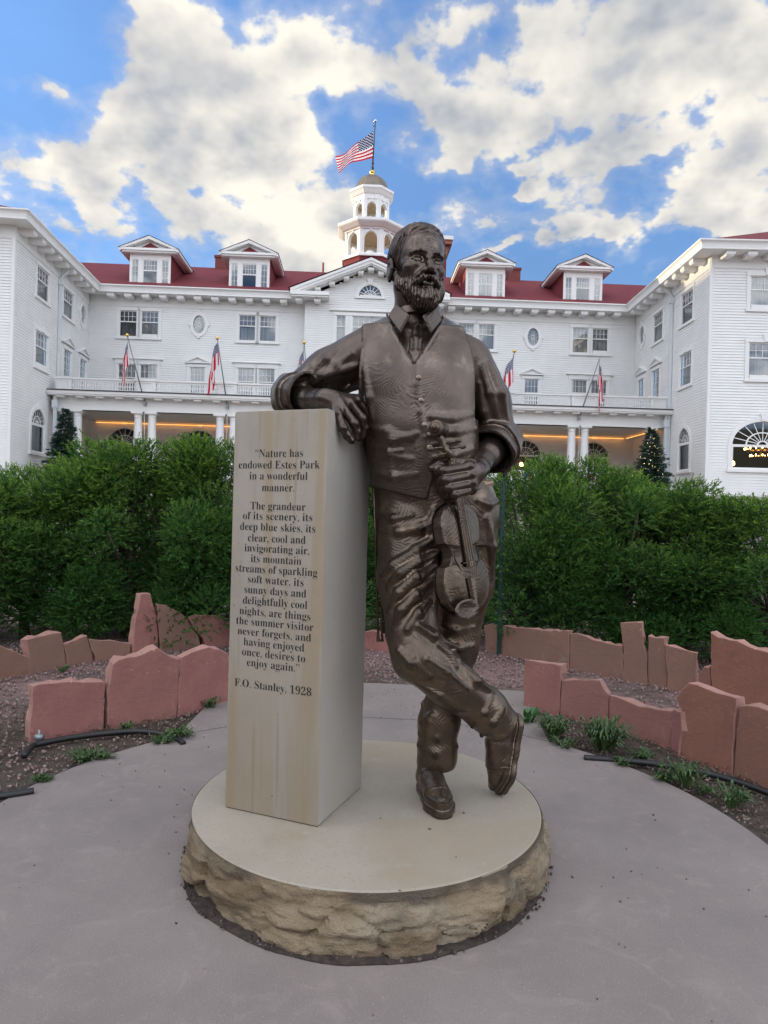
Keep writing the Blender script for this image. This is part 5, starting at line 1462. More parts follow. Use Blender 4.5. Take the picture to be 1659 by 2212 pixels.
# ------------------------------------------------------------------ green fence posts with wire
PGREEN = mat('green_post_paint', (.008, .035, .028), rough=.45)
def fence():
    A = P(1079, 1345, 6.35); x0 = A[0]
    t = empty('wire_fence', (x0, 6.35, 0), rad(12), 'thin green wire fence on steel posts running through the right hedge', 'fence')
    for i, h in enumerate((1.62, 1.30, 1.3)):
        p = MB(); x = i*1.62
        p.box(x-.02, x+.02, -.004, .004, 0, h); p.box(x-.004, x+.004, .004, .034, 0, h)
        for k in range(int(h/.07)): p.box(x-.008, x+.008, -.012, -.004, .1+k*.07, .125+k*.07)
        obj('fence_post', p, PGREEN, t)
    w = MB()
    for z in np.arange(.08, 1.2, .10): w.tube([(0, .02, z), (3.24, .02, z)], .0011, 4)
    for x in np.arange(.06, 3.2, .06): w.tube([(x, .02, .05), (x, .02, 1.15)], .0014, 4)
    obj('wire_mesh', w, PGREEN, t)
fence()
# ------------------------------------------------------------------ sculpting: distance fields turned into meshes
A3 = lambda *a: np.array(a, float)
def evalc(f, p, n=300000):
    return np.concatenate([f(p[i:i+n]) for i in range(0, len(p), n)]) if len(p) else np.zeros(0)
def sd_mesh(f, lo, hi, h, B=8):
    """surface nets on a sparse set of blocks"""
    lo = np.array(lo, float); n = np.ceil((np.array(hi)-lo)/(h*B)).astype(int)
    gr = np.stack(np.meshgrid(*[np.arange(k) for k in n], indexing='ij'), -1).reshape(-1, 3)
    d = evalc(f, lo+(gr+.5)*h*B)
    act = gr[np.abs(d) < h*B*1.35]
    loc = np.stack(np.meshgrid(*[np.arange(B+1)]*3, indexing='ij'), -1).reshape(-1, 3)
    idx = act[:, None]*B+loc[None]
    D = evalc(f, (lo+idx*h).reshape(-1, 3)).reshape(-1, B+1, B+1, B+1)
    S = D < 0
    cnt = sum(S[:, a:a+B, b:b+B, c:c+B].astype(np.int8) for a in (0, 1) for b in (0, 1) for c in (0, 1))
    bb, i, j, k = np.nonzero((cnt > 0) & (cnt < 8))
    acc = np.zeros((len(bb), 3)); num = np.zeros(len(bb))
    C = [(a, b, c) for a in (0, 1) for b in (0, 1) for c in (0, 1)]
    for a in C:
        for ax_ in range(3):
            if a[ax_]: continue
            e = list(a); e[ax_] = 1
            va = D[bb, i+a[0], j+a[1], k+a[2]]; vb = D[bb, i+e[0], j+e[1], k+e[2]]
            m = (va < 0) != (vb < 0)
            t = np.where(m, va/np.where(m, va-vb, 1), 0)
            q = np.tile(A3(*a), (len(bb), 1)); q[:, ax_] += t
            acc += q*m[:, None]; num += m
    cell = act[bb]*B+np.stack([i, j, k], 1)
    V = lo+(cell+acc/num[:, None])*h
    N = n*B+2
    key = lambda c: (c[:, 0].astype(np.int64)*N[1]+c[:, 1])*N[2]+c[:, 2]
    ids = key(cell); order = np.argsort(ids); sid = ids[order]
    quads = []
    for ax_ in range(3):
        sl = [slice(0, B)]*3; s1 = list(sl); s1[ax_] = slice(1, B+1)
        a = S[(slice(None),)+tuple(sl)]; b = S[(slice(None),)+tuple(s1)]
        w = np.nonzero(a != b)
        if not len(w[0]): continue
        gc = act[w[0]]*B+np.stack(w[1:], 1); fl = a[w]
        o1, o2 = (ax_+1) % 3, (ax_+2) % 3
        cs = []
        for u, v in ((0, 0), (1, 0), (1, 1), (0, 1)):
            c = gc.copy(); c[:, o1] -= u; c[:, o2] -= v; cs.append(c)
        ok = np.ones(len(gc), bool); q = []
        for c in cs:
            kk = key(c); pos = np.clip(np.searchsorted(sid, kk), 0, len(sid)-1)
            ok &= (sid[pos] == kk) & (c >= 0).all(1); q.append(order[pos])
        q = np.stack(q, 1)
        q[~fl] = q[~fl][:, ::-1]
        quads.append(q[ok][:, ::-1])
    return V, np.vstack(quads)
def ln(v): return np.sqrt(np.einsum('ij,ij->i', v, v))
def cap(p, a, b, ra, rb=None):
    a = np.asarray(a, float); b = np.asarray(b, float); rb = ra if rb is None else rb
    ab = b-a; t = np.clip((p-a)@ab/max(ab@ab, 1e-12), 0, 1)
    return ln(p-a-t[:, None]*ab)-(ra+(rb-ra)*t)
def ell(p, c, r, R=None):
    q = p-np.asarray(c, float)
    if R is not None: q = q@R
    r = np.asarray(r, float)
    k0 = ln(q/r); k1 = ln(q/(r*r)); return k0*(k0-1)/np.maximum(k1, 1e-9)
def smin(a, b, k):
    h = np.clip(.5+.5*(b-a)/k, 0, 1); return b*(1-h)+a*h-k*h*(1-h)
def smax(a, b, k): return -smin(-a, -b, k)
def chain(p, pts, rs, k=.01):
    d = None
    for i in range(len(pts)-1):
        e = cap(p, pts[i], pts[i+1], rs[i], rs[i+1]); d = e if d is None else smin(d, e, k)
    return d
def vnoise(p, s, seed=0):
    q = p*s; i = np.floor(q).astype(np.int64); f = q-i; f = f*f*(3-2*f)
    def hsh(x, y, z):
        n = (x*73856093) ^ (y*19349663) ^ (z*83492791) ^ (seed*2654435761)
        n = (n ^ (n >> 13))*1274126177 & 0x7fffffff
        return ((n ^ (n >> 16)) & 0xffff)/32767.5-1
    x, y, z = i.T; r = 0
    for a in (0, 1):
        wa = f[:, 0] if a else 1-f[:, 0]
        for b in (0, 1):
            wb = f[:, 1] if b else 1-f[:, 1]
            for c in (0, 1):
                wc = f[:, 2] if c else 1-f[:, 2]
                r = r+wa*wb*wc*hsh(x+a, y+b, z+c)
    return r
CR_, SR_ = math.cos(ROLL), math.sin(ROLL)
def proj(p):
    u = p[:, 0]/p[:, 1]*F; v = -(p[:, 2]-H)/p[:, 1]*F
    return 829.5+u*CR_-v*SR_, 1106+u*SR_+v*CR_
def surf(f, x, y, y0=2.2, y1=3.0):
    ts = np.arange(y0, y1, .003); d1 = P(x, y, 1.0)-A3(0, 0, H)
    pts = A3(0, 0, H)+ts[:, None]*d1; d = f(pts); w = np.nonzero(d < 0)[0]
    return pts[w[0]] if len(w) else P(x, y, (y0+y1)/2)
def loft(p, rows, k=2.2):
    """stack of oval sections: rows of (z, cx, cy, a, b), rising z"""
    rows = sorted(rows); R = np.array(rows); z = p[:, 2]
    zz = np.linspace(R[0, 0], R[-1, 0], 60)
    cols = []
    for c in range(1, 5):
        v = np.interp(zz, R[:, 0], R[:, c]); pad = np.pad(v, 3, mode='edge'); v = np.convolve(pad, np.ones(7)/7, 'valid')
        cols.append(np.interp(z, zz, v))
    cx, cy, a, b = cols
    rr = ((np.abs(p[:, 0]-cx)/a)**k+(np.abs(p[:, 1]-cy)/b)**k)**(1/k)
    d = (rr-1)*np.minimum(a, b)
    return np.maximum(d, np.maximum(R[0, 0]-z, z-R[-1, 0]))
def row(y, xl, xr, b, Y):
    l, r = P(xl, y, Y), P(xr, y, Y); return ((l[2]+r[2])/2, (l[0]+r[0])/2, Y, (r[0]-l[0])/2, b)

# ------------------------------------------------------------------ bronze
def mk_bronze(name, c1, c2, c3, tool=1.0, scale=9.0, rough=.33, rub_light=.6):
    m, g, b = raw(name)
    v = g.n('ShaderNodeTexCoord').outputs['Object']
    c = g.mix(g.step(g.noise(v, 5, 5, .6), .32, .68), c1, c2)
    c = g.mix(g.step(g.noise(v, 13, 4, .6), .55, .72, 0, .55), c, c3)
    pt = g.n('ShaderNodeNewGeometry').outputs['Pointiness']      # hollow patina and rubbed ridges, with crevice shade and highlights painted in
    c = g.mix(g.step(pt, .44, .508, .85, 0), c, tuple(k*.30 for k in c2)); c = g.mix(g.step(pt, .505, .57, 0, rub_light), c, tuple(min(1, k*1.5) for k in c3))
    b.inputs['Metallic'].default_value = .85
    b.inputs['Coat Weight'].default_value = .18; b.inputs['Coat Roughness'].default_value = .25
    # chased tool marks: contour lines of a slow noise, like a thumb print
    vo = g.n('ShaderNodeTexVoronoi'); vo.inputs['Scale'].default_value = 9.0
    g.put(vo.inputs['Vector'], g.vm('ADD', v, g.vm('SCALE', g.noise(v, 7.0, 2, out='Color'), scale=.10)))
    dv = g.vm('NORMALIZE', g.vm('ADD', g.vm('SUBTRACT', vo.outputs['Color'], (.5, .5, .5)), (0.0, 0.0, .22)))
    dt = g.n('ShaderNodeVectorMath', operation='DOT_PRODUCT'); g.put(dt.inputs[0], v); g.put(dt.inputs[1], dv)
    ph = g.m('ADD', g.m('MULTIPLY', dt.outputs['Value'], 600.0), g.m('MULTIPLY', g.noise(v, scale*1.2, 3, .5), 34.0))
    w = g.m('SINE', ph)
    w2 = g.m('MULTIPLY', w, g.m('MULTIPLY', g.step(g.noise(v, 6.0, 2), .34, .60, .2, 1.0), g.step(g.noise(v, 42.0, 2), .36, .56)))
    g.put(b.inputs['Base Color'], g.mix(g.step(w2, -.9, -.1, .30*tool, 0), c, tuple(k*.35 for k in c1)))
    g.put(b.inputs['Roughness'], g.lin(g.noise(v, 8, 4), .3, .7, rough-.09, rough+.10))
    bump_to(g, b, g.m('ADD', g.m('MULTIPLY', w2, .5*tool), g.m('MULTIPLY', g.noise(v, 60, 4), .5)), .5, .0021)
    return m
BZ = mk_bronze('bronze_cloth', (.146, .110, .088), (.096, .073, .060), (.25, .195, .155), .7, rough=.36)
BZT = mk_bronze('bronze_trousers', (.158, .113, .077), (.102, .074, .055), (.26, .19, .13), .9, rough=.36)
BZS = mk_bronze('bronze_skin', (.115, .085, .070), (.075, .056, .048), (.20, .155, .125), .22, 14.0, .29)
BZH = mk_bronze('bronze_hair', (.102, .076, .064), (.064, .048, .042), (.20, .155, .13), .1, 10.0, .30)

FOOT = A3(.16, 2.62, BASE_TOP)
statue = empty('bronze_statue', tuple(FOOT), 0, 'larger than life bronze man in waistcoat and tie leaning on the pillar', 'statue')
def sculpt(name, f, lo, hi, h, m, parent=None, org=FOOT):
    V, Q = sd_mesh(f, lo, hi, h)
    for _ in range(2):          # pull the vertices exactly onto the surface
        e = h*.35; d0 = evalc(f, V)
        gr = np.stack([evalc(f, V+np.eye(3)[k]*e)-evalc(f, V-np.eye(3)[k]*e) for k in range(3)], 1)/(2*e)
        g2 = np.maximum((gr*gr).sum(1), .15)
        st = np.clip(d0/g2, -h*.7, h*.7)
        V = V-gr*st[:, None]
    return np_mesh(name, V-org, Q, m, parent if parent is not None else statue, smooth=True)

# joints: picture position and depth of each joint of the pose
S_R, E_R, W_R = P(785, 752, 2.66), P(624, 864, 2.70), P(703, 862, 2.485)
S_Lf, E_Lf, W_Lf = P(1031, 782, 2.69), P(1076, 952, 2.72), P(1034, 1012, 2.505)
TORSO = [row(722, 800, 1012, .095, 2.66), row(745, 780, 1030, .125, 2.66), row(800, 770, 1032, .150, 2.655), row(850, 779, 1024, .156, 2.65), row(900, 789, 1021, .156, 2.65), row(950, 799, 1024, .157, 2.65),
         row(1000, 805, 1030, .160, 2.66), row(1050, 807, 1040, .160, 2.67), row(1095, 806, 1060, .160, 2.68)]
NECK0 = P(903, 690, 2.635)
def torso(p):
    d = loft(p, TORSO, 2.35)
    d = smin(d, cap(p, P(800, 748, 2.665), P(880, 712, 2.65), .062, .07), .05)
    d = smin(d, cap(p, P(1010, 768, 2.68), P(925, 716, 2.65), .062, .07), .05)
    return d
# ---- hands
def finger(p, d, pts, r0, r1, k=.006):
    n = len(pts); rs = np.linspace(r0, r1, n)
    e = chain(p, pts, rs, .004)
    for q, r in zip(pts[1:-1], rs[1:-1]): e = smin(e, ln(p-q)-r*1.08, .006)      # knuckles
    return smin(d, e, k)
RH = dict(pinky=[(728,894,2.445),(741,925,2.44),(750,941,2.45),(759,952,2.455)], ring=[(741,884,2.47),(765,915,2.472),(771,933,2.487),(773,946,2.497)],
          middle=[(754,871,2.50),(782,904,2.515),(787,924,2.533),(785,940,2.545)], index=[(769,864,2.53),(797,896,2.565),(802,920,2.583),(799,939,2.595)])
def hand_r(p):
    W = W_R; d = cap(p, W, P(722, 868, 2.475), .037, .034)
    for nm, r in (('pinky', .0185), ('ring', .02), ('middle', .021), ('index', .021)):
        m = P(*RH[nm][0]); d = smin(d, cap(p, P(718, 866, 2.48), m, .030, r), .018)
    # tendons on the back of the hand
    for nm in RH: d = smin(d, cap(p, P(724, 862, 2.468)+A3(0, -.012, .016), P(*RH[nm][0])+A3(0, -.006, .007), .006, .009), .012)
    for nm, r in (('pinky', .0160), ('ring', .0172), ('middle', .0178), ('index', .0172)):
        d = finger(p, d, [P(*q) for q in RH[nm]], r*1.08, r*.82)
    d = finger(p, d, [P(735, 868, 2.55), P(775, 890, 2.60), P(793, 920, 2.62), P(797, 938, 2.62)], .021, .014)
    return d
LHF = dict(index=[(1012,1008,2.425),(958,1017,2.355),(950,1020,2.395),(966,1022,2.425)], middle=[(1015,1026,2.425),(963,1037,2.350),(955,1040,2.39),(971,1040,2.42)],
          ring=[(1017,1044,2.43),(969,1054,2.355),(961,1056,2.395),(977,1057,2.42)], pinky=[(1019,1058,2.44),(981,1069,2.37),(973,1071,2.405),(988,1071,2.425)])
def hand_l(p):
    d = cap(p, W_Lf, P(1026, 1020, 2.465), .038, .034)
    for nm, r in (('pinky', .019), ('ring', .021), ('middle', .022), ('index', .022)):
        d = smin(d, cap(p, P(1026, 1018, 2.47), P(*LHF[nm][0]), .030, r), .018)
    for nm in LHF: d = smin(d, ln(p-(P(*LHF[nm][0])+A3(.004, -.012, .002)))-.0125, .010)     # knuckles
    for nm in LHF: d = smin(d, cap(p, P(1030, 1014, 2.455)+A3(0, -.015, .01), P(*LHF[nm][0])+A3(.002, -.012, .0), .006, .008), .012)
    for nm, r in (('pinky', .0145), ('ring', .0162), ('middle', .0168), ('index', .0165)):
        e = None
        pts = [P(*q) for q in LHF[nm]]
        d = finger(p, d, pts, r, r*.9, .004)
    d = finger(p, d, [P(1018, 1002, 2.455), P(978, 1000, 2.435), P(952, 1004, 2.415), P(933, 1012, 2.41)], .021, .0135)
    return d
# ---- head: built upright facing -y, then turned
HS = 1.30; YAW = rad(18.5)
RZ_ = np.array([[math.cos(YAW), -math.sin(YAW), 0], [math.sin(YAW), math.cos(YAW), 0], [0, 0, 1]])
TIL = rad(2.0); RT_ = np.array([[math.cos(TIL), 0, math.sin(TIL)], [0, 1, 0], [-math.sin(TIL), 0, math.cos(TIL)]])
HR = RZ_@RT_
HO_ = P(925, 560, 2.50)-HR@A3(0, -.088*HS, 0)
def to_head(p): return (p-HO_)@HR/HS
def sym(q): s = q.copy(); s[:, 0] = np.abs(s[:, 0]); return s
def head_local(q):
    s = sym(q)
    d = ell(q, (0, .012, .034), (.072, .092, .083))
    d = smin(d, ell(q, (0, -.034, -.036), (.0535, .060, .076)), .035)
    d = smin(d, ell(q, (0, -.046, .044), (.054, .042, .046)), .03)
    d = smin(d, cap(s, (.043, .0, -.058), (.011, -.066, -.098), .021, .020), .03)
    d = smin(d, cap(s, (.010, -.0885, .0185), (.045, -.0745, .0150), .0100, .0080), .012)       # brow ridge
    d = smax(d, -ell(s, (.0305, -.0990, -.0025), (.0185, .0200, .0130)), .016)                  # eye sockets
    d = smin(d, ell(s, (.043, -.061, -.022), (.019, .018, .013)), .024)                        # cheekbones
    d = smin(d, chain(q, [A3(0, -.088, .012), A3(0, -.1025, -.014), A3(0, -.1145, -.034)], [.0068, .0085, .0115], .008), .012)
    d = smin(d, ln(s-A3(.0130, -.1015, -.0385))-.0088, .007)
    d = smax(d, -(ln(s-A3(.0066, -.1085, -.0465))-.0042), .003)
    d = smin(d, ln(s-A3(.0310, -.0758, -.002))-.0122, .002)                                   # eyeballs
    lid = chain(s, [A3(.0185, -.0835, .0000), A3(.0260, -.0880, .0040), A3(.0360, -.0872, .0040), A3(.0450, -.0785, -.0015)], [.0018, .0024, .0024, .0018], .003)
    d = smin(d, lid, .004)
    lid = chain(s, [A3(.0185, -.0830, -.002), A3(.026, -.0866, -.0078), A3(.0365, -.0855, -.0078), A3(.0450, -.0780, -.0025)], [.0014, .0017, .0017, .0014], .003)
    d = smin(d, lid, .004)
    d = smin(d, chain(s, [A3(.020, -.0845, -.0150), A3(.033, -.0845, -.0185), A3(.046, -.0755, -.0135)], [.0012, .0018, .0012], .004), .010)   # bags
    d = smin(d, chain(s, [A3(.0165, -.0985, -.034), A3(.027, -.0885, -.050), A3(.032, -.080, -.064)], [.003, .006, .005], .006), .012)      # cheek fold
    for z0, w, a in ((.046, .030, .0007), (.056, .034, .0007), (.066, .028, .0007)):                                                      # forehead lines
        zz = z0+.004*np.cos(q[:, 0]*90)+.002*np.sin(q[:, 0]*60+z0*300)
        d = d-.0011*np.exp(-((q[:, 2]-zz)/.0022)**2)*np.clip(1-np.abs(q[:, 0])/w*.8, 0, 1)*(q[:, 1] < 0)
    for a0 in (-.35, 0, .35):                                                                  # crow's feet
        t = (s[:, 2]+.002)-(s[:, 0]-.050)*math.tan(a0)
        d = d-.0009*np.exp(-(t/.0018)**2)*np.exp(-((s[:, 0]-.057)/.007)**2)*(q[:, 1] < -.03)
    d = smin(d, cap(q, (-.011, -.0975, -.0715), (.011, -.0975, -.0715), .0050), .006)          # lower lip
    d = smin(d, ell(q, (0, -.080, -.097), (.022, .02, .02)), .02)
    er = ell(s, (.079, .010, -.012), (.0095, .021, .0365))
    er = smax(er, -ell(s, (.0885, .006, -.008), (.0080, .0120, .022)), .005)
    er = smin(er, ell(s, (.0785, -.006, -.012), (.005, .006, .008)), .004)
    d = smin(d, er, .007)
    d = smin(d, chain(q, [A3(0, .010, -.06), A3(0, .022, -.16)], [.054, .058]), .03)
    return d
def head(p): return head_local(to_head(p))*HS
def body(p):
    # hidden core joins head, arms and hands into one figure
    d = cap(p, NECK0, P(925, 1060, 2.67), .05, .11)
    d = smin(d, cap(p, P(930, 1060, 2.67), P(905, 1180, 2.66), .11, .08), .03)
    d = smin(d, chain(p, [NECK0, S_R, E_R, W_R], [.055, .055, .052, .036], .02), .02)
    d = smin(d, chain(p, [NECK0, S_Lf, E_Lf, W_Lf], [.055, .055, .054, .037], .02), .02)
    d = smin(d, cap(p, E_R+(W_R-E_R)*.15, E_R+(W_R-E_R)*.5, .057, .048), .02)
    d = smin(d, cap(p, E_Lf+(W_Lf-E_Lf)*.12, E_Lf+(W_Lf-E_Lf)*.5, .062, .050), .02)
    m = p[:, 2] > 1.93
    if m.any(): d[m] = smin(d[m], head(p[m]), .02)
    m = (p[:, 0] < .02) & (p[:, 2] > 1.45) & (p[:, 2] < 1.85)
    if m.any(): d[m] = smin(d[m], hand_r(p[m]), .012)
    m = (p[:, 0] > .13) & (p[:, 2] > 1.25) & (p[:, 2] < 1.62) & (p[:, 1] < 2.6)
    if m.any(): d[m] = smin(d[m], hand_l(p[m]), .012)
    return d
sculpt('body', body, (-.50, 2.25, 1.10), (.62, 2.90, 2.46), .0032, BZS)

# ---- hair and beard, cut with strands
def hair(p):
    q = to_head(p); s = sym(q)
    z, y = q[:, 2], q[:, 1]
    sk = ell(q, (0, .012, .034), (.072, .092, .083))
    sk = smin(sk, ell(q, (0, -.046, .044), (.054, .042, .046)), .03)
    ph = 560*(y*.85+z*.25+.30*q[:, 0])+5.0*vnoise(q, 18, 1)+2.0*vnoise(q, 45, 2)
    ph2 = 900*(y*.8+z*.5-.2*q[:, 0])+4*vnoise(q, 34, 3)
    lim = np.interp(z, [-.05, -.03, 0, .02, .045, .065, .082, .095, .11], [-.024, -.030, -.038, -.040, -.058, -.072, -.094, -.115, -.14])
    lim = lim+np.clip((z-.045)/.03, 0, 1)*(.012+.012*np.clip(q[:, 0]/.05, -1, 1))-.004*vnoise(q, 40, 5)
    th = -.0012+.0120*np.clip((y-lim)/.035, 0, 1)+.004*np.clip((z-.06)/.04, 0, 1)*np.clip((y-lim)/.05, 0, 1)
    am = np.clip((y-lim)/.02, .1, 1)
    d = sk-th-am*(.0014*np.sin(ph)+.0009*np.sin(ph2)+.0018*vnoise(q, 24, 4))
    d = smax(d, lim-y, .003)
    low = np.interp(y, [-.05, -.02, .0, .03, .06, .12], [-.032, -.040, .012, -.01, -.055, -.075])
    d = smax(d, low-z, .006)
    d = smax(d, -ell(s, (.083, .010, -.012), (.020, .022, .040)), .005)
    return d*HS
sculpt('hair', hair, tuple(HO_-.2), tuple(HO_+.2), .0026, BZH)
def beard(p):
    q = to_head(p); s = sym(q)
    d = chain(s, [A3(.064, -.008, -.028), A3(.052, -.030, -.062), A3(.032, -.060, -.090), A3(.0, -.080, -.112)], [.011, .017, .021, .024], .02)
    d = smin(d, ell(q, (0, -.077, -.110), (.037, .034, .034)), .025)
    d = smin(d, ell(s, (.040, -.060, -.068), (.022, .022, .026)), .02)
    d = smin(d, cap(q, (-.011, -.1000, -.0735), (.011, -.1000, -.0735), .0055), .004)           # lower lip
    mo = chain(s, [A3(.001, -.1045, -.0535), A3(.016, -.1030, -.0580), A3(.031, -.0920, -.0695), A3(.040, -.0785, -.0900)], [.0080, .0092, .0085, .0055], .008)
    d = smin(d, mo, .004)
    a = np.arctan2(q[:, 0], -(q[:, 1]+.02))
    ph = 58*a+4.5*vnoise(q, 26, 7)+1.6*vnoise(q, 70, 6)
    mid = np.exp(-((q[:, 2]+.06)/.016)**2)*(q[:, 1] < -.085)
    d = d-.0016*np.sin(ph)*(1-mid*.5)-.0026*vnoise(q*A3(1, 1, .4), 85, 8)-.0017*vnoise(q, 120, 9)
    return d*HS
def z_(q): return q[:, 2]
sculpt('beard', beard, tuple(HO_+A3(-.15, -.22, -.24)), tuple(HO_+A3(.17, .08, .02)), .0024, BZH)
def brows(p):
    s = sym(to_head(p))
    d = chain(s, [A3(.010, -.0965, .0165), A3(.027, -.0940, .0200), A3(.047, -.0800, .0150)], [.0026, .0040, .0022], .004)
    q = to_head(p); return (d-.0008*np.sin(420*q[:, 0]+2*vnoise(q, 80, 3)))*HS
sculpt('eyebrow', brows, tuple(HO_+A3(-.1, -.18, -.02)), tuple(HO_+A3(.15, .05, .08)), .0024, BZH)

# ---- shirt with rolled sleeves
def cuff(p, E, W, t0, t1, r0, r1, th=.008, wob=0):
    ax_ = W-E; L = np.linalg.norm(ax_); ax_ = ax_/L
    t = (p-E)@ax_/L; rad_ = ln((p-E)-((p-E)@ax_)[:, None]*ax_)
    r = r0+(r1-r0)*np.clip((t-t0)/(t1-t0), 0, 1)+wob*vnoise(p, 22, 4)
    d = np.abs(rad_-r)-th
    return np.maximum(d, np.maximum(t0-t, t-t1)*L)
def sag(p, c, v, s, r):      # a soft lobe pulled out of cloth
    return cap(p, c, c+np.asarray(v, float), s, r)
def ridges(pts_f, f, polys, gain=1.0):
    out = []
    for poly, r, lift in polys:
        pts = []
        for x, y in poly:
            q = surf(f, x, y); d1 = unit((q-A3(0, 0, H))[None])[0]; pts.append(q+d1*(r-lift*gain))
        out.append((pts, [r*.55]+[r]*(len(pts)-2)+[r*.4]))
    return out
def sleeve_r(p):
    d = chain(p, [S_R+A3(.03, 0, -.01), S_R*.5+E_R*.5+A3(.012, -.005, .008), E_R+A3(0, 0, .008)], [.098, .088, .062], .03)
    d = smin(d, cap(p, E_R+A3(.01, 0, .012), E_R+(W_R-E_R)*.18+A3(0, 0, .008), .062, .060), .03)
    return d
def sleeve_l(p):
    d = chain(p, [S_Lf+A3(-.03, 0, .0), S_Lf*.5+E_Lf*.5+A3(.008, 0, 0), E_Lf+A3(0, .0, .012)], [.090, .080, .068], .03)
    return d
def shirt0(p): return smin(smin(torso(p)+.010, sleeve_r(p), .02), sleeve_l(p), .02)
SH_R = [([(745,740),(705,775),(672,812)], .020, .009), ([(770,790),(735,800),(700,812),(668,835)], .022, .012), ([(778,835),(745,842),(712,838)], .02, .011), ([(760,765),(728,790),(705,830)], .016, .008),
        ([(1040,790),(1058,850),(1075,905)], .020, .011), ([(1056,785),(1082,850),(1095,905)], .022, .011), ([(1036,830),(1046,890),(1062,935)], .018, .010), ([(1050,920),(1080,935),(1104,925)], .02, .010), ([(1042,905),(1058,930),(1090,955)], .016, .009)]
SHF = ridges(None, shirt0, SH_R, 1.5)
def shirt(p):
    d = shirt0(p)
    for pts, rs in SHF: d = smin(d, chain(p, pts, [k*.9 for k in rs], .010), .012)
    d = d-.0035*vnoise(p, 14, 11)
    # hollow at the end of each sleeve so the forearm comes out of it
    up = A3(0, 0, .014)
    dr = cuff(p, E_R+up, W_R+up, .14, .52, .066, .082, .0065, .010)
    dr = smin(dr, cuff(p, E_R+up, W_R+up, .04, .30, .080, .088, .0085, .010), .005)
    dl = cuff(p, E_Lf, W_Lf, .0, .44, .072, .086, .0065, .010)
    dl = smin(dl, cuff(p, E_Lf, W_Lf, -.16, .22, .082, .092, .009, .010), .005)
    d = smin(d, dr, .008); d = smin(d, dl, .008)
    d = smin(d, chain(p, [P(1098, 985, 2.70), P(1095, 1010, 2.66), P(1089, 1030, 2.64)], [.024, .015, .003]), .02)
    return np.maximum(d, (PZ_TOP+.002)-p[:, 2]-10*(p[:, 0] > -.05))
PZ_TOP = BASE_TOP+PH+.002
sculpt('shirt', shirt, (-.56, 2.35, 1.25), (.62, 2.92, 2.10), .0046, BZ)
def collar_band(p):
    c = P(902, 684, 2.63); ax_ = unit(A3(.0, .22, 1)[None])[0]
    q = p-c; t = q@ax_; r = ln(q-t[:, None]*ax_)
    return np.maximum(np.abs(r-.083+.10*t)-.008, np.abs(t)-.030)
sculpt('collar_band', collar_band, (-.02, 2.45, 1.92), (.24, 2.80, 2.18), .004, BZ)
def wing(pts, back):
    q = [surf(shirt0, x, y)+A3(0, dy, 0) for x, y, dy in pts]
    return q
def collar_wings(p):
    d = None
    for tri in (((857, 659, 2.575), (841, 684, 2.550), (864, 716, 2.445), (884, 681, 2.480)), ((938, 666, 2.565), (952, 693, 2.540), (932, 717, 2.445), (914, 682, 2.478))):
        a, b, c, e = (P(*t) for t in tri)
        for t1 in ((a, b, c), (a, c, e)):
            n = np.cross(t1[1]-t1[0], t1[2]-t1[0]); n /= np.linalg.norm(n)
            dd = np.abs((p-t1[0])@n)-.0065
            for i in range(3):
                v = t1[(i+1) % 3]-t1[i]; o = np.cross(v, n); o /= np.linalg.norm(o)
                if (t1[(i+2) % 3]-t1[i])@o > 0: o = -o
                dd = np.maximum(dd, (p-t1[i])@o-.001)
            d = dd if d is None else np.minimum(d, dd)
    return d
sculpt('collar', collar_wings, (-.02, 2.36, 1.92), (.28, 2.66, 2.20), .0022, BZ)
def tie(p):
    k = P(900, 695, 2.50)
    d = ell(p, surf(shirt0, 900, 697)+A3(0, -.012, 0), (.021, .018, .018))
    pts = [surf(shirt0, x, y)+A3(0, -.004, 0) for x, y in ((899, 706), (899, 735), (898, 765), (897, 790))]
    for i, (w0, w1) in enumerate(((.011, .020), (.020, .026), (.026, .024))):
        a, b = pts[i], pts[i+1]
        for o in (-1, 0, 1): d = smin(d, cap(p, a+A3(o*w0*.6, abs(o)*.006, 0), b+A3(o*w1*.6, abs(o)*.006, 0), .013), .012)
    return d-.0008*vnoise(p, 30, 2)
sculpt('necktie', tie, (.0, 2.38, 1.78), (.22, 2.66, 2.06), .0036, BZ)

# ---- waistcoat
VEE = [(836, 640), (838, 680), (866, 738), (895, 781), (925, 738), (954, 692), (956, 640)]
HEM = [(780, 1048), (812, 1054), (860, 1066), (905, 1077), (923, 1078), (930, 1052), (936, 1034), (944, 1060), (958, 1082), (985, 1078), (1010, 1066), (1070, 1048)]
def poly_sd(x, y, poly):
    """signed distance in the picture plane to a closed outline"""
    d = np.full(len(x), 1e9); ins = np.zeros(len(x), bool); n = len(poly)
    for i in range(n):
        ax_, ay = poly[i]; bx, by = poly[(i+1) % n]
        ex, ey = bx-ax_, by-ay; wx, wy = x-ax_, y-ay
        t = np.clip((wx*ex+wy*ey)/(ex*ex+ey*ey), 0, 1)
        d = np.minimum(d, (wx-ex*t)**2+(wy-ey*t)**2)
        c = ((ay <= y) & (by > y)) | ((by <= y) & (ay > y))
        ins ^= c & (x < ax_+(y-ay)/np.where(by == ay, 1e-9, by-ay)*ex)
    d = np.sqrt(d); return np.where(ins, -d, d)
PX = .00172
def vest_base(p): return torso(p)-.013
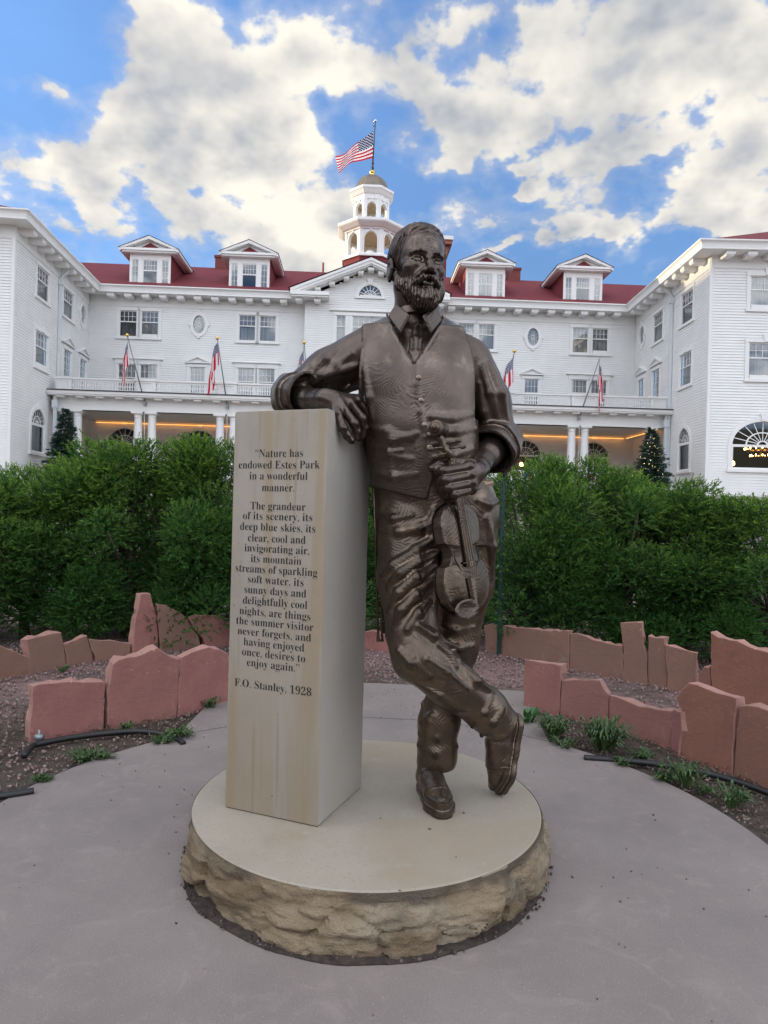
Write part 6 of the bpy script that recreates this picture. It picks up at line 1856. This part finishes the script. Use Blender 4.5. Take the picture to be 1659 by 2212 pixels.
VF = ridges(None, vest_base, [
    ([(802,925),(840,935),(890,950)], .016, .007), ([(803,952),(850,952),(900,938)], .018, .008), ([(806,990),(845,985),(890,992)], .015, .006), ([(930,900),(975,905),(1020,893)], .016, .007),
    ([(932,925),(980,932),(1025,925)], .017, .008), ([(935,990),(975,985),(1020,968)], .016, .007), ([(812,1020),(850,1030),(900,1024)], .015, .006), ([(790,800),(800,860),(806,905)], .016, .005),
    ([(812,972),(840,975),(868,974)], .007, .0055), ([(930,940),(952,938),(976,936)], .007, .005), ([(930,962),(955,958),(985,952)], .007, .005),
    ([(895,783),(900,830),(908,890),(918,945),(928,1000),(934,1036)], .0050, .0022)], 1.5)
VEDGE = ridges(None, vest_base, [([(838,680),(852,710),(866,738),(880,760),(895,781)], .0085, .0085), ([(895,781),(910,760),(925,738),(940,714),(954,692)], .0085, .0085),
    ([(782,706),(783,735),(778,775),(776,815),(777,840)], .0085, .0080), ([(1008,722),(1020,760),(1026,800),(1027,850),(1025,905)], .0085, .0080)])
def vest(p):
    d = vest_base(p)
    for pts, rs in VF: d = smin(d, chain(p, pts, rs, .01), .014)
    for pts, rs in VEDGE: d = smin(d, chain(p, pts, [max(rs)]*len(pts), .003), .004)
    d = d-.003*vnoise(p, 11, 21)
    x, y = proj(p); front = p[:, 1] < 2.66
    ve = poly_sd(x, y, VEE)*PX
    d = np.where(front, smax(d, -ve, .003), np.maximum(d, p[:, 2]-P(900, 676, 2.72)[2]))
    hy = np.interp(x, [a for a, b in HEM], [b for a, b in HEM])
    d = np.where(front, smax(d, (y-hy)*PX*.8, .003), np.maximum(d, P(920, 1052, 2.8)[2]-p[:, 2]))
    # armholes
    l, r = P(776, 800, 2.62)[0], P(1027, 800, 2.62)[0]
    xl = np.interp(y, [690, 706, 740, 800, 850, 900], [790, 781, 780, 775, 774, 700]); xr = np.interp(y, [690, 722, 760, 800, 905, 930], [995, 1008, 1020, 1026, 1026, 1100])
    d = smax(d, np.maximum(xl-x, x-xr)*PX*.9, .004)
    d = np.maximum(d, -(torso(p)+.03))                        # a shell, hollow inside
    return d
sculpt('waistcoat', vest, (-.16, 2.40, 1.24), (.46, 2.90, 2.10), .0044, BZ)
for bx, by in ((899, 816), (904.5, 865), (912, 918), (923, 967)):
    q = surf(vest, bx+5, by); mb = MB()
    mb.lathe([(.011, 0), (.0115, .004), (.009, .0075), (.004, .0085)], (0, 0), 14)
    o = obj('button', mb, BZ, statue, smooth=True); o.location = tuple(q-FOOT+A3(0, .002, 0)); o.rotation_euler = (rad(90), 0, 0)

# ---- trousers
HIP = [row(1020, 803, 1050, .158, 2.675), row(1060, 805, 1068, .160, 2.68), row(1095, 807, 1076, .162, 2.685), row(1130, 811, 1076, .160, 2.685), row(1175, 815, 1072, .145, 2.68)]
C_H, C_M, C_K0, C_K = P(880, 1135, 2.645), P(881, 1250, 2.60), P(889, 1365, 2.545), P(902, 1418, 2.515)
C_S, C_S2, C_A = P(985, 1484, 2.56), P(1048, 1532, 2.615), P(1082, 1564, 2.645)
T_H, T_M, T_K, T_S, T_A = P(1008, 1125, 2.70), P(1003, 1260, 2.69), P(988, 1395, 2.69), P(949, 1560, 2.715), P(936, 1648, 2.725)
def legs(p):
    d = loft(p, HIP, 2.2)
    c = chain(p, [C_H, C_M, C_K0, C_K], [.116, .114, .096, .092], .03)
    c = smin(c, chain(p, [C_K, C_S, C_S2, C_A], [.092, .088, .080, .076], .03), .035)
    t = chain(p, [T_H, T_M, T_K, T_S, T_A], [.122, .108, .075, .076, .066], .04)
    t = smin(t, cap(p, P(945, 1615, 2.715), P(944, 1635, 2.715), .079, .078), .02)
    d = smin(d, c, .03); return smin(d, t, .014)
TF = ridges(None, legs, [
    ([(945,1160),(900,1190),(850,1222),(826,1245)], .026, .014), ([(943,1192),(905,1212),(865,1238),(835,1272)], .024, .014), ([(938,1222),(900,1248),(862,1280),(838,1320)], .026, .015),
    ([(934,1255),(900,1285),(866,1318),(848,1360)], .024, .013), ([(928,1298),(905,1325),(880,1360)], .022, .012), ([(942,1128),(905,1140),(860,1150),(825,1150)], .022, .010),
    ([(940,1100),(930,1130),(936,1170)], .018, .009), ([(820,1110),(850,1120),(890,1112)], .018, .008),
    ([(906,1352),(935,1372),(965,1398),(990,1425)], .026, .013), ([(945,1392),(968,1412),(985,1440)], .020, .010), ([(862,1405),(890,1432),(930,1462)], .022, .010), ([(900,1475),(950,1502),(1000,1535)], .020, .009),
    ([(1000,1440),(1030,1472),(1062,1495)], .024, .011), ([(925,1425),(965,1452),(1010,1488)], .018, .008), ([(1040,1590),(1065,1560),(1085,1530)], .016, .007), ([(1020,1570),(1045,1540),(1060,1505)], .015, .006),
    ([(912,1560),(935,1545),(975,1560)], .018, .003), ([(905,1610),(940,1626),(985,1612)], .022, .004), ([(908,1585),(945,1592),(985,1578)], .016, .002), ([(915,1520),(930,1560),(922,1600)], .018, .003),
    ([(958,1350),(985,1362),(1022,1355)], .018, .007), ([(955,1385),(990,1400),(1020,1395)], .016, .007), ([(1050,1120),(1062,1180),(1060,1250)], .022, .009), ([(1030,1080),(1055,1090),(1072,1082)], .015, .006)], 2.2)
HEMT = unit((T_A-T_S)[None])[0]; HEMC = unit((C_A-C_S2)[None])[0]
def trousers(p):
    d = legs(p)
    for pts, rs in TF: d = smin(d, chain(p, pts, [k*.85 for k in rs], .010), .012)
    d = d-.0045*vnoise(p, 9, 31)-.002*vnoise(p, 24, 32)
    near_t = (p[:, 2] < .72) & (p[:, 0] < P(1000, 1600, 2.7)[0]+.03)
    d = np.where(near_t & (p[:, 2] < .40), np.maximum(d, -(p[:, 2]-P(940, 1660, 2.70)[2])), d)
    # hollow hems
    d = np.maximum(d, -np.maximum(cap(p, T_A, T_A+HEMT*.1, .055), -( (p-T_A)@HEMT+.02)))
    cut = (p-(C_A+HEMC*.012))@HEMC
    d = np.where((p[:, 0] > P(1030, 1560, 2.62)[0]), smax(d, cut, .006), d)
    return d
sculpt('trousers', trousers, (-.10, 2.36, .26), (.58, 2.92, 1.46), .0056, BZT)
# small strap buckle on the hip
q = surf(trousers, 1050, 1045); mb = MB(); mb.box(-.03, .03, -.006, .006, -.012, .012)
o = obj('hip_strap', mb, BZT, statue); o.location = tuple(q-FOOT); o.rotation_euler = (0, rad(-14), rad(25))

# ---- shoes
def shoe_local(q):
    x, y, z = q.T
    def out2(off):
        pts = [(.050, 0, .042), (.15, .004, .043), (.235, .006, .053), (.285, .004, .036)]
        d = None
        for (a, b, r), (a2, b2, r2) in zip(pts[:-1], pts[1:]):
            e = cap(np.column_stack([x, y, np.zeros_like(x)]), (a, b, 0), (a2, b2, 0), r+off, r2+off); d = e if d is None else smin(d, e, .02)
        return d
    sole = np.maximum(out2(.007), np.abs(z-.013)-.013)
    heel = np.maximum(np.maximum(out2(.004), np.abs(z-.012)-.012), x-.09)
    sole = np.minimum(sole, heel)
    up = chain(q, [A3(.050, 0, .060), A3(.13, .002, .070), A3(.20, .004, .050), A3(.272, .004, .040)], [.045, .046, .046, .034], .03)
    up = smin(up, cap(q, (.060, 0, .07), (.052, 0, .17), .050, .048), .03)
    up = np.maximum(up, .015-z)
    up = smin(up, np.maximum(out2(-.004), np.abs(z-.035)-.02), .012)
    # toe cap seam, laces
    d = up-.0022*np.exp(-((x-.235+.9*y*y*8)/.004)**2)*(z > .03)
    for k in range(4):
        xl = .115+.022*k
        d = smin(d, cap(q, (xl, -.018, .118-.35*(xl-.10)), (xl+.006, .018, .118-.35*(xl-.10)), .0042), .004)
    d = d-.0022*vnoise(q, 22, 3)*(z > .02)
    return smin(d, sole, .003)
def shoe(name, heel, toe, upv, m=BZT):
    ex = unit((toe-heel)[None])[0]; ez = upv-ex*(upv@ex); ez = ez/np.linalg.norm(ez); ey = np.cross(ez, ex)
    R = np.stack([ex, ey, ez], 1); sc = np.linalg.norm(toe-heel)/.325
    f = lambda p: shoe_local((p-heel)@R/sc)*sc
    lo = np.minimum(heel, toe)-.16; hi = np.maximum(heel, toe)+.16
    sculpt(name, f, lo, hi, .0038, m)
toe = PG(957, 1771, BASE_TOP); toe[2] = BASE_TOP+.001; heel = PG(918, 1698, BASE_TOP); heel[2] = BASE_TOP+.001
shoe('shoe', heel, toe, A3(0, 0, 1))
toe2 = PG(1082, 1716, BASE_TOP); toe2[2] = BASE_TOP+.004
heel2 = P(1122, 1540, 2.735)
shoe('shoe', heel2, toe2, A3(-1, -.45, .1))

# ------------------------------------------------------------------ violin
BZV = mk_bronze('bronze_violin', (.112, .080, .055), (.072, .052, .039), (.17, .125, .088), .8, 12.0, .32, .15)
def violin():
    top = P(987, 1086, 2.425); bot = P(1016, 1322, 2.405)
    U = unit((top-bot)[None])[0]; n0 = A3(math.sin(rad(40)), -math.cos(rad(40)), .05); N = n0-U*(n0@U); N /= np.linalg.norm(N); Wd = np.cross(N, U)
    if Wd[0] < 0: Wd = -Wd
    L = np.linalg.norm(top-bot)
    V = empty('violin', tuple(bot), 0, 'bronze violin held by its neck in the left fist of the statue', 'violin')
    half = [(0, 0), (.0, .03), (.012, .065), (.04, .097), (.08, .113), (.12, .112), (.150, .104), (.166, .098), (.172, .094), (.176, .078), (.188, .066), (.205, .0605), (.225, .060), (.243, .066), (.254, .078), (.258, .088), (.268, .090), (.29, .092), (.32, .093), (.35, .085), (.375, .066), (.392, .040), (.40, .018), (.40, 0)]
    k = L/.40; half = [(a*k, b*k*1.03) for a, b in half]
    dense = []
    for (a, b), (c, d) in zip(half[:-1], half[1:]):
        for t in np.linspace(0, 1, 4, endpoint=False): dense.append((a+(c-a)*t, b+(d-b)*t))
    dense.append(half[-1])
    outl = dense + [(a, -b) for a, b in dense[-2:0:-1]]
    at = lambda u, w, n: tuple(U*u+Wd*w+N*n)
    n = len(outl)
    # arched plates: shrink the outline towards the middle line while rising
    def plate(mb, n0_, sgn, over):
        V_ = []; rings = [(1.0+over, 0), (1.0+over, .004), (.96, .0055), (.86, .006), (.70, .012), (.45, .018), (.15, .021)]
        cu = .2*k
        for s_, hgt in rings:
            for u, w in outl: V_.append(at(cu+(u-cu)*(s_ if s_ > .9 else .35*s_+.6), w*s_, n0_+sgn*hgt))
        Fc = [(r*n+i, r*n+(i+1) % n, (r+1)*n+(i+1) % n, (r+1)*n+i) for r in range(len(rings)-1) for i in range(n)] + [tuple(range((len(rings)-1)*n, len(rings)*n))]
        mb.add(V_, Fc)
    mb = MB(); plate(mb, 0, 1, .03); mb2 = mb
    obj('belly', mb, BZV, V, smooth=True); mb = MB(); plate(mb, -.042, -1, .03); obj('back', mb, BZV, V, smooth=True)
    mb = MB(); Vv = [at(u, w, 0) for u, w in outl]+[at(u, w, -.042) for u, w in outl]
    mb.add(Vv, [(i, (i+1) % n, n+(i+1) % n, n+i) for i in range(n)]); obj('ribs', mb, BZV, V, smooth=True)
    loc = lambda x, y, Y: tuple(P(x, y, Y)-bot)
    nut = np.array(loc(979, 990, 2.395)); b0 = U*L
    fb0 = nut; fb1 = np.array(at(.165*k, 0, .034))
    mb = MB(); m_ = 6; Vv = []
    for t in np.linspace(0, 1, 2):
        c = fb0+(fb1-fb0)*t; w = .013+.009*t
        for a in np.linspace(-1, 1, m_+1): Vv.append(tuple(c+Wd*w*a+N*(.006-.006*a*a)))
        for a in (1, -1): Vv.append(tuple(c+Wd*w*a-N*.007))
    q = m_+3; mb.add(Vv, [(i, (i+1) % q, q+(i+1) % q, q+i) for i in range(q)]+[tuple(range(q)), tuple(range(2*q-1, q-1, -1))])
    obj('fingerboard', mb, BZV, V)
    mb = MB(); mb.tube([tuple(nut-N*.008), tuple(nut*.5+b0*.5-N*.008), tuple(b0+N*.002-U*.0), tuple(b0-N*.03-U*.01)], [.012, .0125, .017, .020], 12); obj('neck', mb, BZV, V, smooth=True)
    # pegbox and scroll
    sc = np.array(loc(948, 927, 2.400))
    pb = [nut-N*.004, nut*.68+sc*.32-N*.013, nut*.32+sc*.68-N*.014, sc-N*.006-U*.012]
    mb = MB(); mb.tube([tuple(p) for p in pb], [.0155, .016, .015, .016], 10); 
    s_ax = unit((np.array([-.52, -.85, .05]))[None])[0]       # scroll axis, seen nearly end on
    pe = MB()
    Z = Vector(s_ax); rot = Z.to_track_quat('Z', 'Y').to_matrix().to_4x4()
    sm_ = MB(Matrix.Translation(tuple(sc)) @ rot)
    sm_.lathe([(.018, -.030), (.028, -.026), (.030, -.018), (.0265, -.012), (.0265, .012), (.030, .018), (.028, .026), (.018, .030)], (0, 0), 28)
    for sg in (1, -1):
        sm_.lathe([(.020, sg*.028), (.0195, sg*.036), (.015, sg*.040)], (0, 0), 24); sm_.lathe([(.011, sg*.036), (.0105, sg*.046), (.004, sg*.050)], (0, 0), 16)
    obj('pegbox', mb, BZV, V, smooth=True); o = obj('scroll', sm_, BZV, V); smooth_by_angle(o, 50)
    for x, y, dx, dy, Y in ((966, 957, 30, -7, 2.395), (972, 968, 34, -4, 2.395), (958, 966, -34, 5, 2.39), (964, 979, -30, 8, 2.39)):
        a = np.array(loc(x, y, Y)); e = np.array(loc(x+dx, y+dy, Y-.012 if dx < 0 else Y-.005)); d = e-a
        m2 = MB(); m2.tube([tuple(a), tuple(a+d*.6)], .0042, 8)
        nrm = unit(np.cross(d, N)[None])[0]
        mat_ = Matrix.Translation(tuple(a+d*.82)) @ Vector(d).to_track_quat('X', 'Z').to_matrix().to_4x4() @ Matrix.Diagonal((.0125, .0042, .0095, 1))
        bm = bmesh.new(); bmesh.ops.create_uvsphere(bm, u_segments=14, v_segments=8, radius=1); bm.verts.index_update()
        m2.add([mat_ @ v.co for v in bm.verts], [tuple(v.index for v in f_.verts) for f_ in bm.faces]); bm.free()
        obj('peg', m2, BZV, V, smooth=True)
    # bridge, tailpiece, strings, f-holes, chin rest
    br = MB(); cu = .178*k
    for i in range(8):
        a0 = -.035+i*.07/8; a1 = a0+.07/8
        h0 = .042-9*a0*a0*1.2; h1 = .042-9*a1*a1*1.2
        br.add([at(cu, a0, .014), at(cu, a1, .014), at(cu, a1, h1), at(cu, a0, h0), at(cu+.007, a0, .014), at(cu+.007, a1, .014), at(cu+.004, a1, h1), at(cu+.004, a0, h0)], [(0, 1, 2, 3), (4, 5, 6, 7), (3, 2, 6, 7), (0, 1, 5, 4)])
    obj('bridge', br, BZV, V, fixn=False)
    tp = MB(); Vv = []
    for u, w in ((.022*k, .010), (.06*k, .016), (.125*k, .024)):
        for a, hgt in ((-1, .020), (-.5, .028), (.5, .028), (1, .020), (0, .016)): Vv.append(at(u, w*a, hgt+.006))
    tp.add(Vv, [(r*5+i, r*5+(i+1) % 5, (r+1)*5+(i+1) % 5, (r+1)*5+i) for r in range(2) for i in range(5)]+[(0, 1, 2, 3, 4), (14, 13, 12, 11, 10)])
    obj('tailpiece', tp, BZV, V, smooth=False)
    stg = MB()
    for a in (-1.5, -.5, .5, 1.5): stg.tube([tuple(nut+Wd*a*.0055+N*.009), tuple(np.array(at(cu+.003, a*.011, .0405))), tuple(np.array(at(.125*k, a*.009, .036)))], .0011, 5)
    obj('strings', stg, BZV, V)
    for sg in (-1, 1):
        fh = MB(); pts = []
        for t in np.linspace(-1, 1, 22):
            u = .178*k-.0+t*.040; w = sg*(.052+.010*math.sin(t*2.6)); pts.append(at(u, w, .0175-.004*t*t))
        fh.tube(pts, .0028, 6)
        for t, s2 in ((-1, 1), (1, -1)):
            c = pts[0] if t < 0 else pts[-1]; c = np.array(c)
            fh.tube([tuple(c+Wd*sg*s2*.007*(1-math.cos(a))*(-1)+U*.007*math.sin(a)*t) for a in np.linspace(0, 4.2, 9)], .0026, 6)
        obj('sound_hole', fh, mat('dark_recess', (.012, .009, .007), rough=.6), V)
    cr_ = MB(); cc = np.array(at(.028*k, -.048, .034))
    Vv = []
    for r_, hgt in ((1.0, -.006), (1.03, .0), (.95, .003), (.7, -.001), (.2, -.004)):
        for i in range(28):
            a = 2*math.pi*i/28; Vv.append(tuple(cc+U*.034*r_*math.sin(a)-U*.01+Wd*.058*r_*math.cos(a)+N*hgt))
    cr_.add(Vv, [(r*28+i, r*28+(i+1) % 28, (r+1)*28+(i+1) % 28, (r+1)*28+i) for r in range(4) for i in range(28)]+[tuple(range(27, -1, -1)), tuple(range(112, 140))])
    cr_.tube([tuple(cc-U*.012-N*.004), tuple(np.array(at(-.006, -.045, .0))), tuple(np.array(at(-.006, -.045, -.045)))], .006, 6)
    obj('chin_rest', cr_, BZV, V, smooth=True)
violin()
def bow():
    a, b = P(812, 893, 2.615), P(826, 1386, 2.640)
    t = empty('violin_bow', tuple(b), 0, 'long bronze bow hanging from the right hand beside the pillar', 'bow')
    m = MB(); m.tube([tuple(a-b), tuple((a-b)*.6+A3(.004, 0, 0)), tuple((a-b)*.06), (0, 0, 0)], [.0062, .0055, .0048, .0048], 8); m.tube([tuple(a-b), tuple((a-b)*.86)], .0085, 8); obj('bow_stick', m, BZV, t, smooth=True)
    c, d = P(804, 945, 2.61), P(817, 1376, 2.625)
    m = MB(); m.tube([tuple(c-b), tuple(d-b)], .0045, 6); obj('bow_hair', m, BZV, t, smooth=True)
    m = MB(); f0 = P(805, 935, 2.612)-b; m.tube([tuple(f0+A3(.0, 0, .02)), tuple(f0+A3(.004, 0, -.05))], .0115, 8); obj('frog', m, BZV, t)
    m = MB(); e = d-b; m.tube([tuple(e+A3(.018, .01, -.012)), tuple(e+A3(0, 0, -.014)), tuple(e+A3(-.002, 0, .02))], [.006, .008, .005], 8); obj('bow_tip', m, BZV, t)
bow()
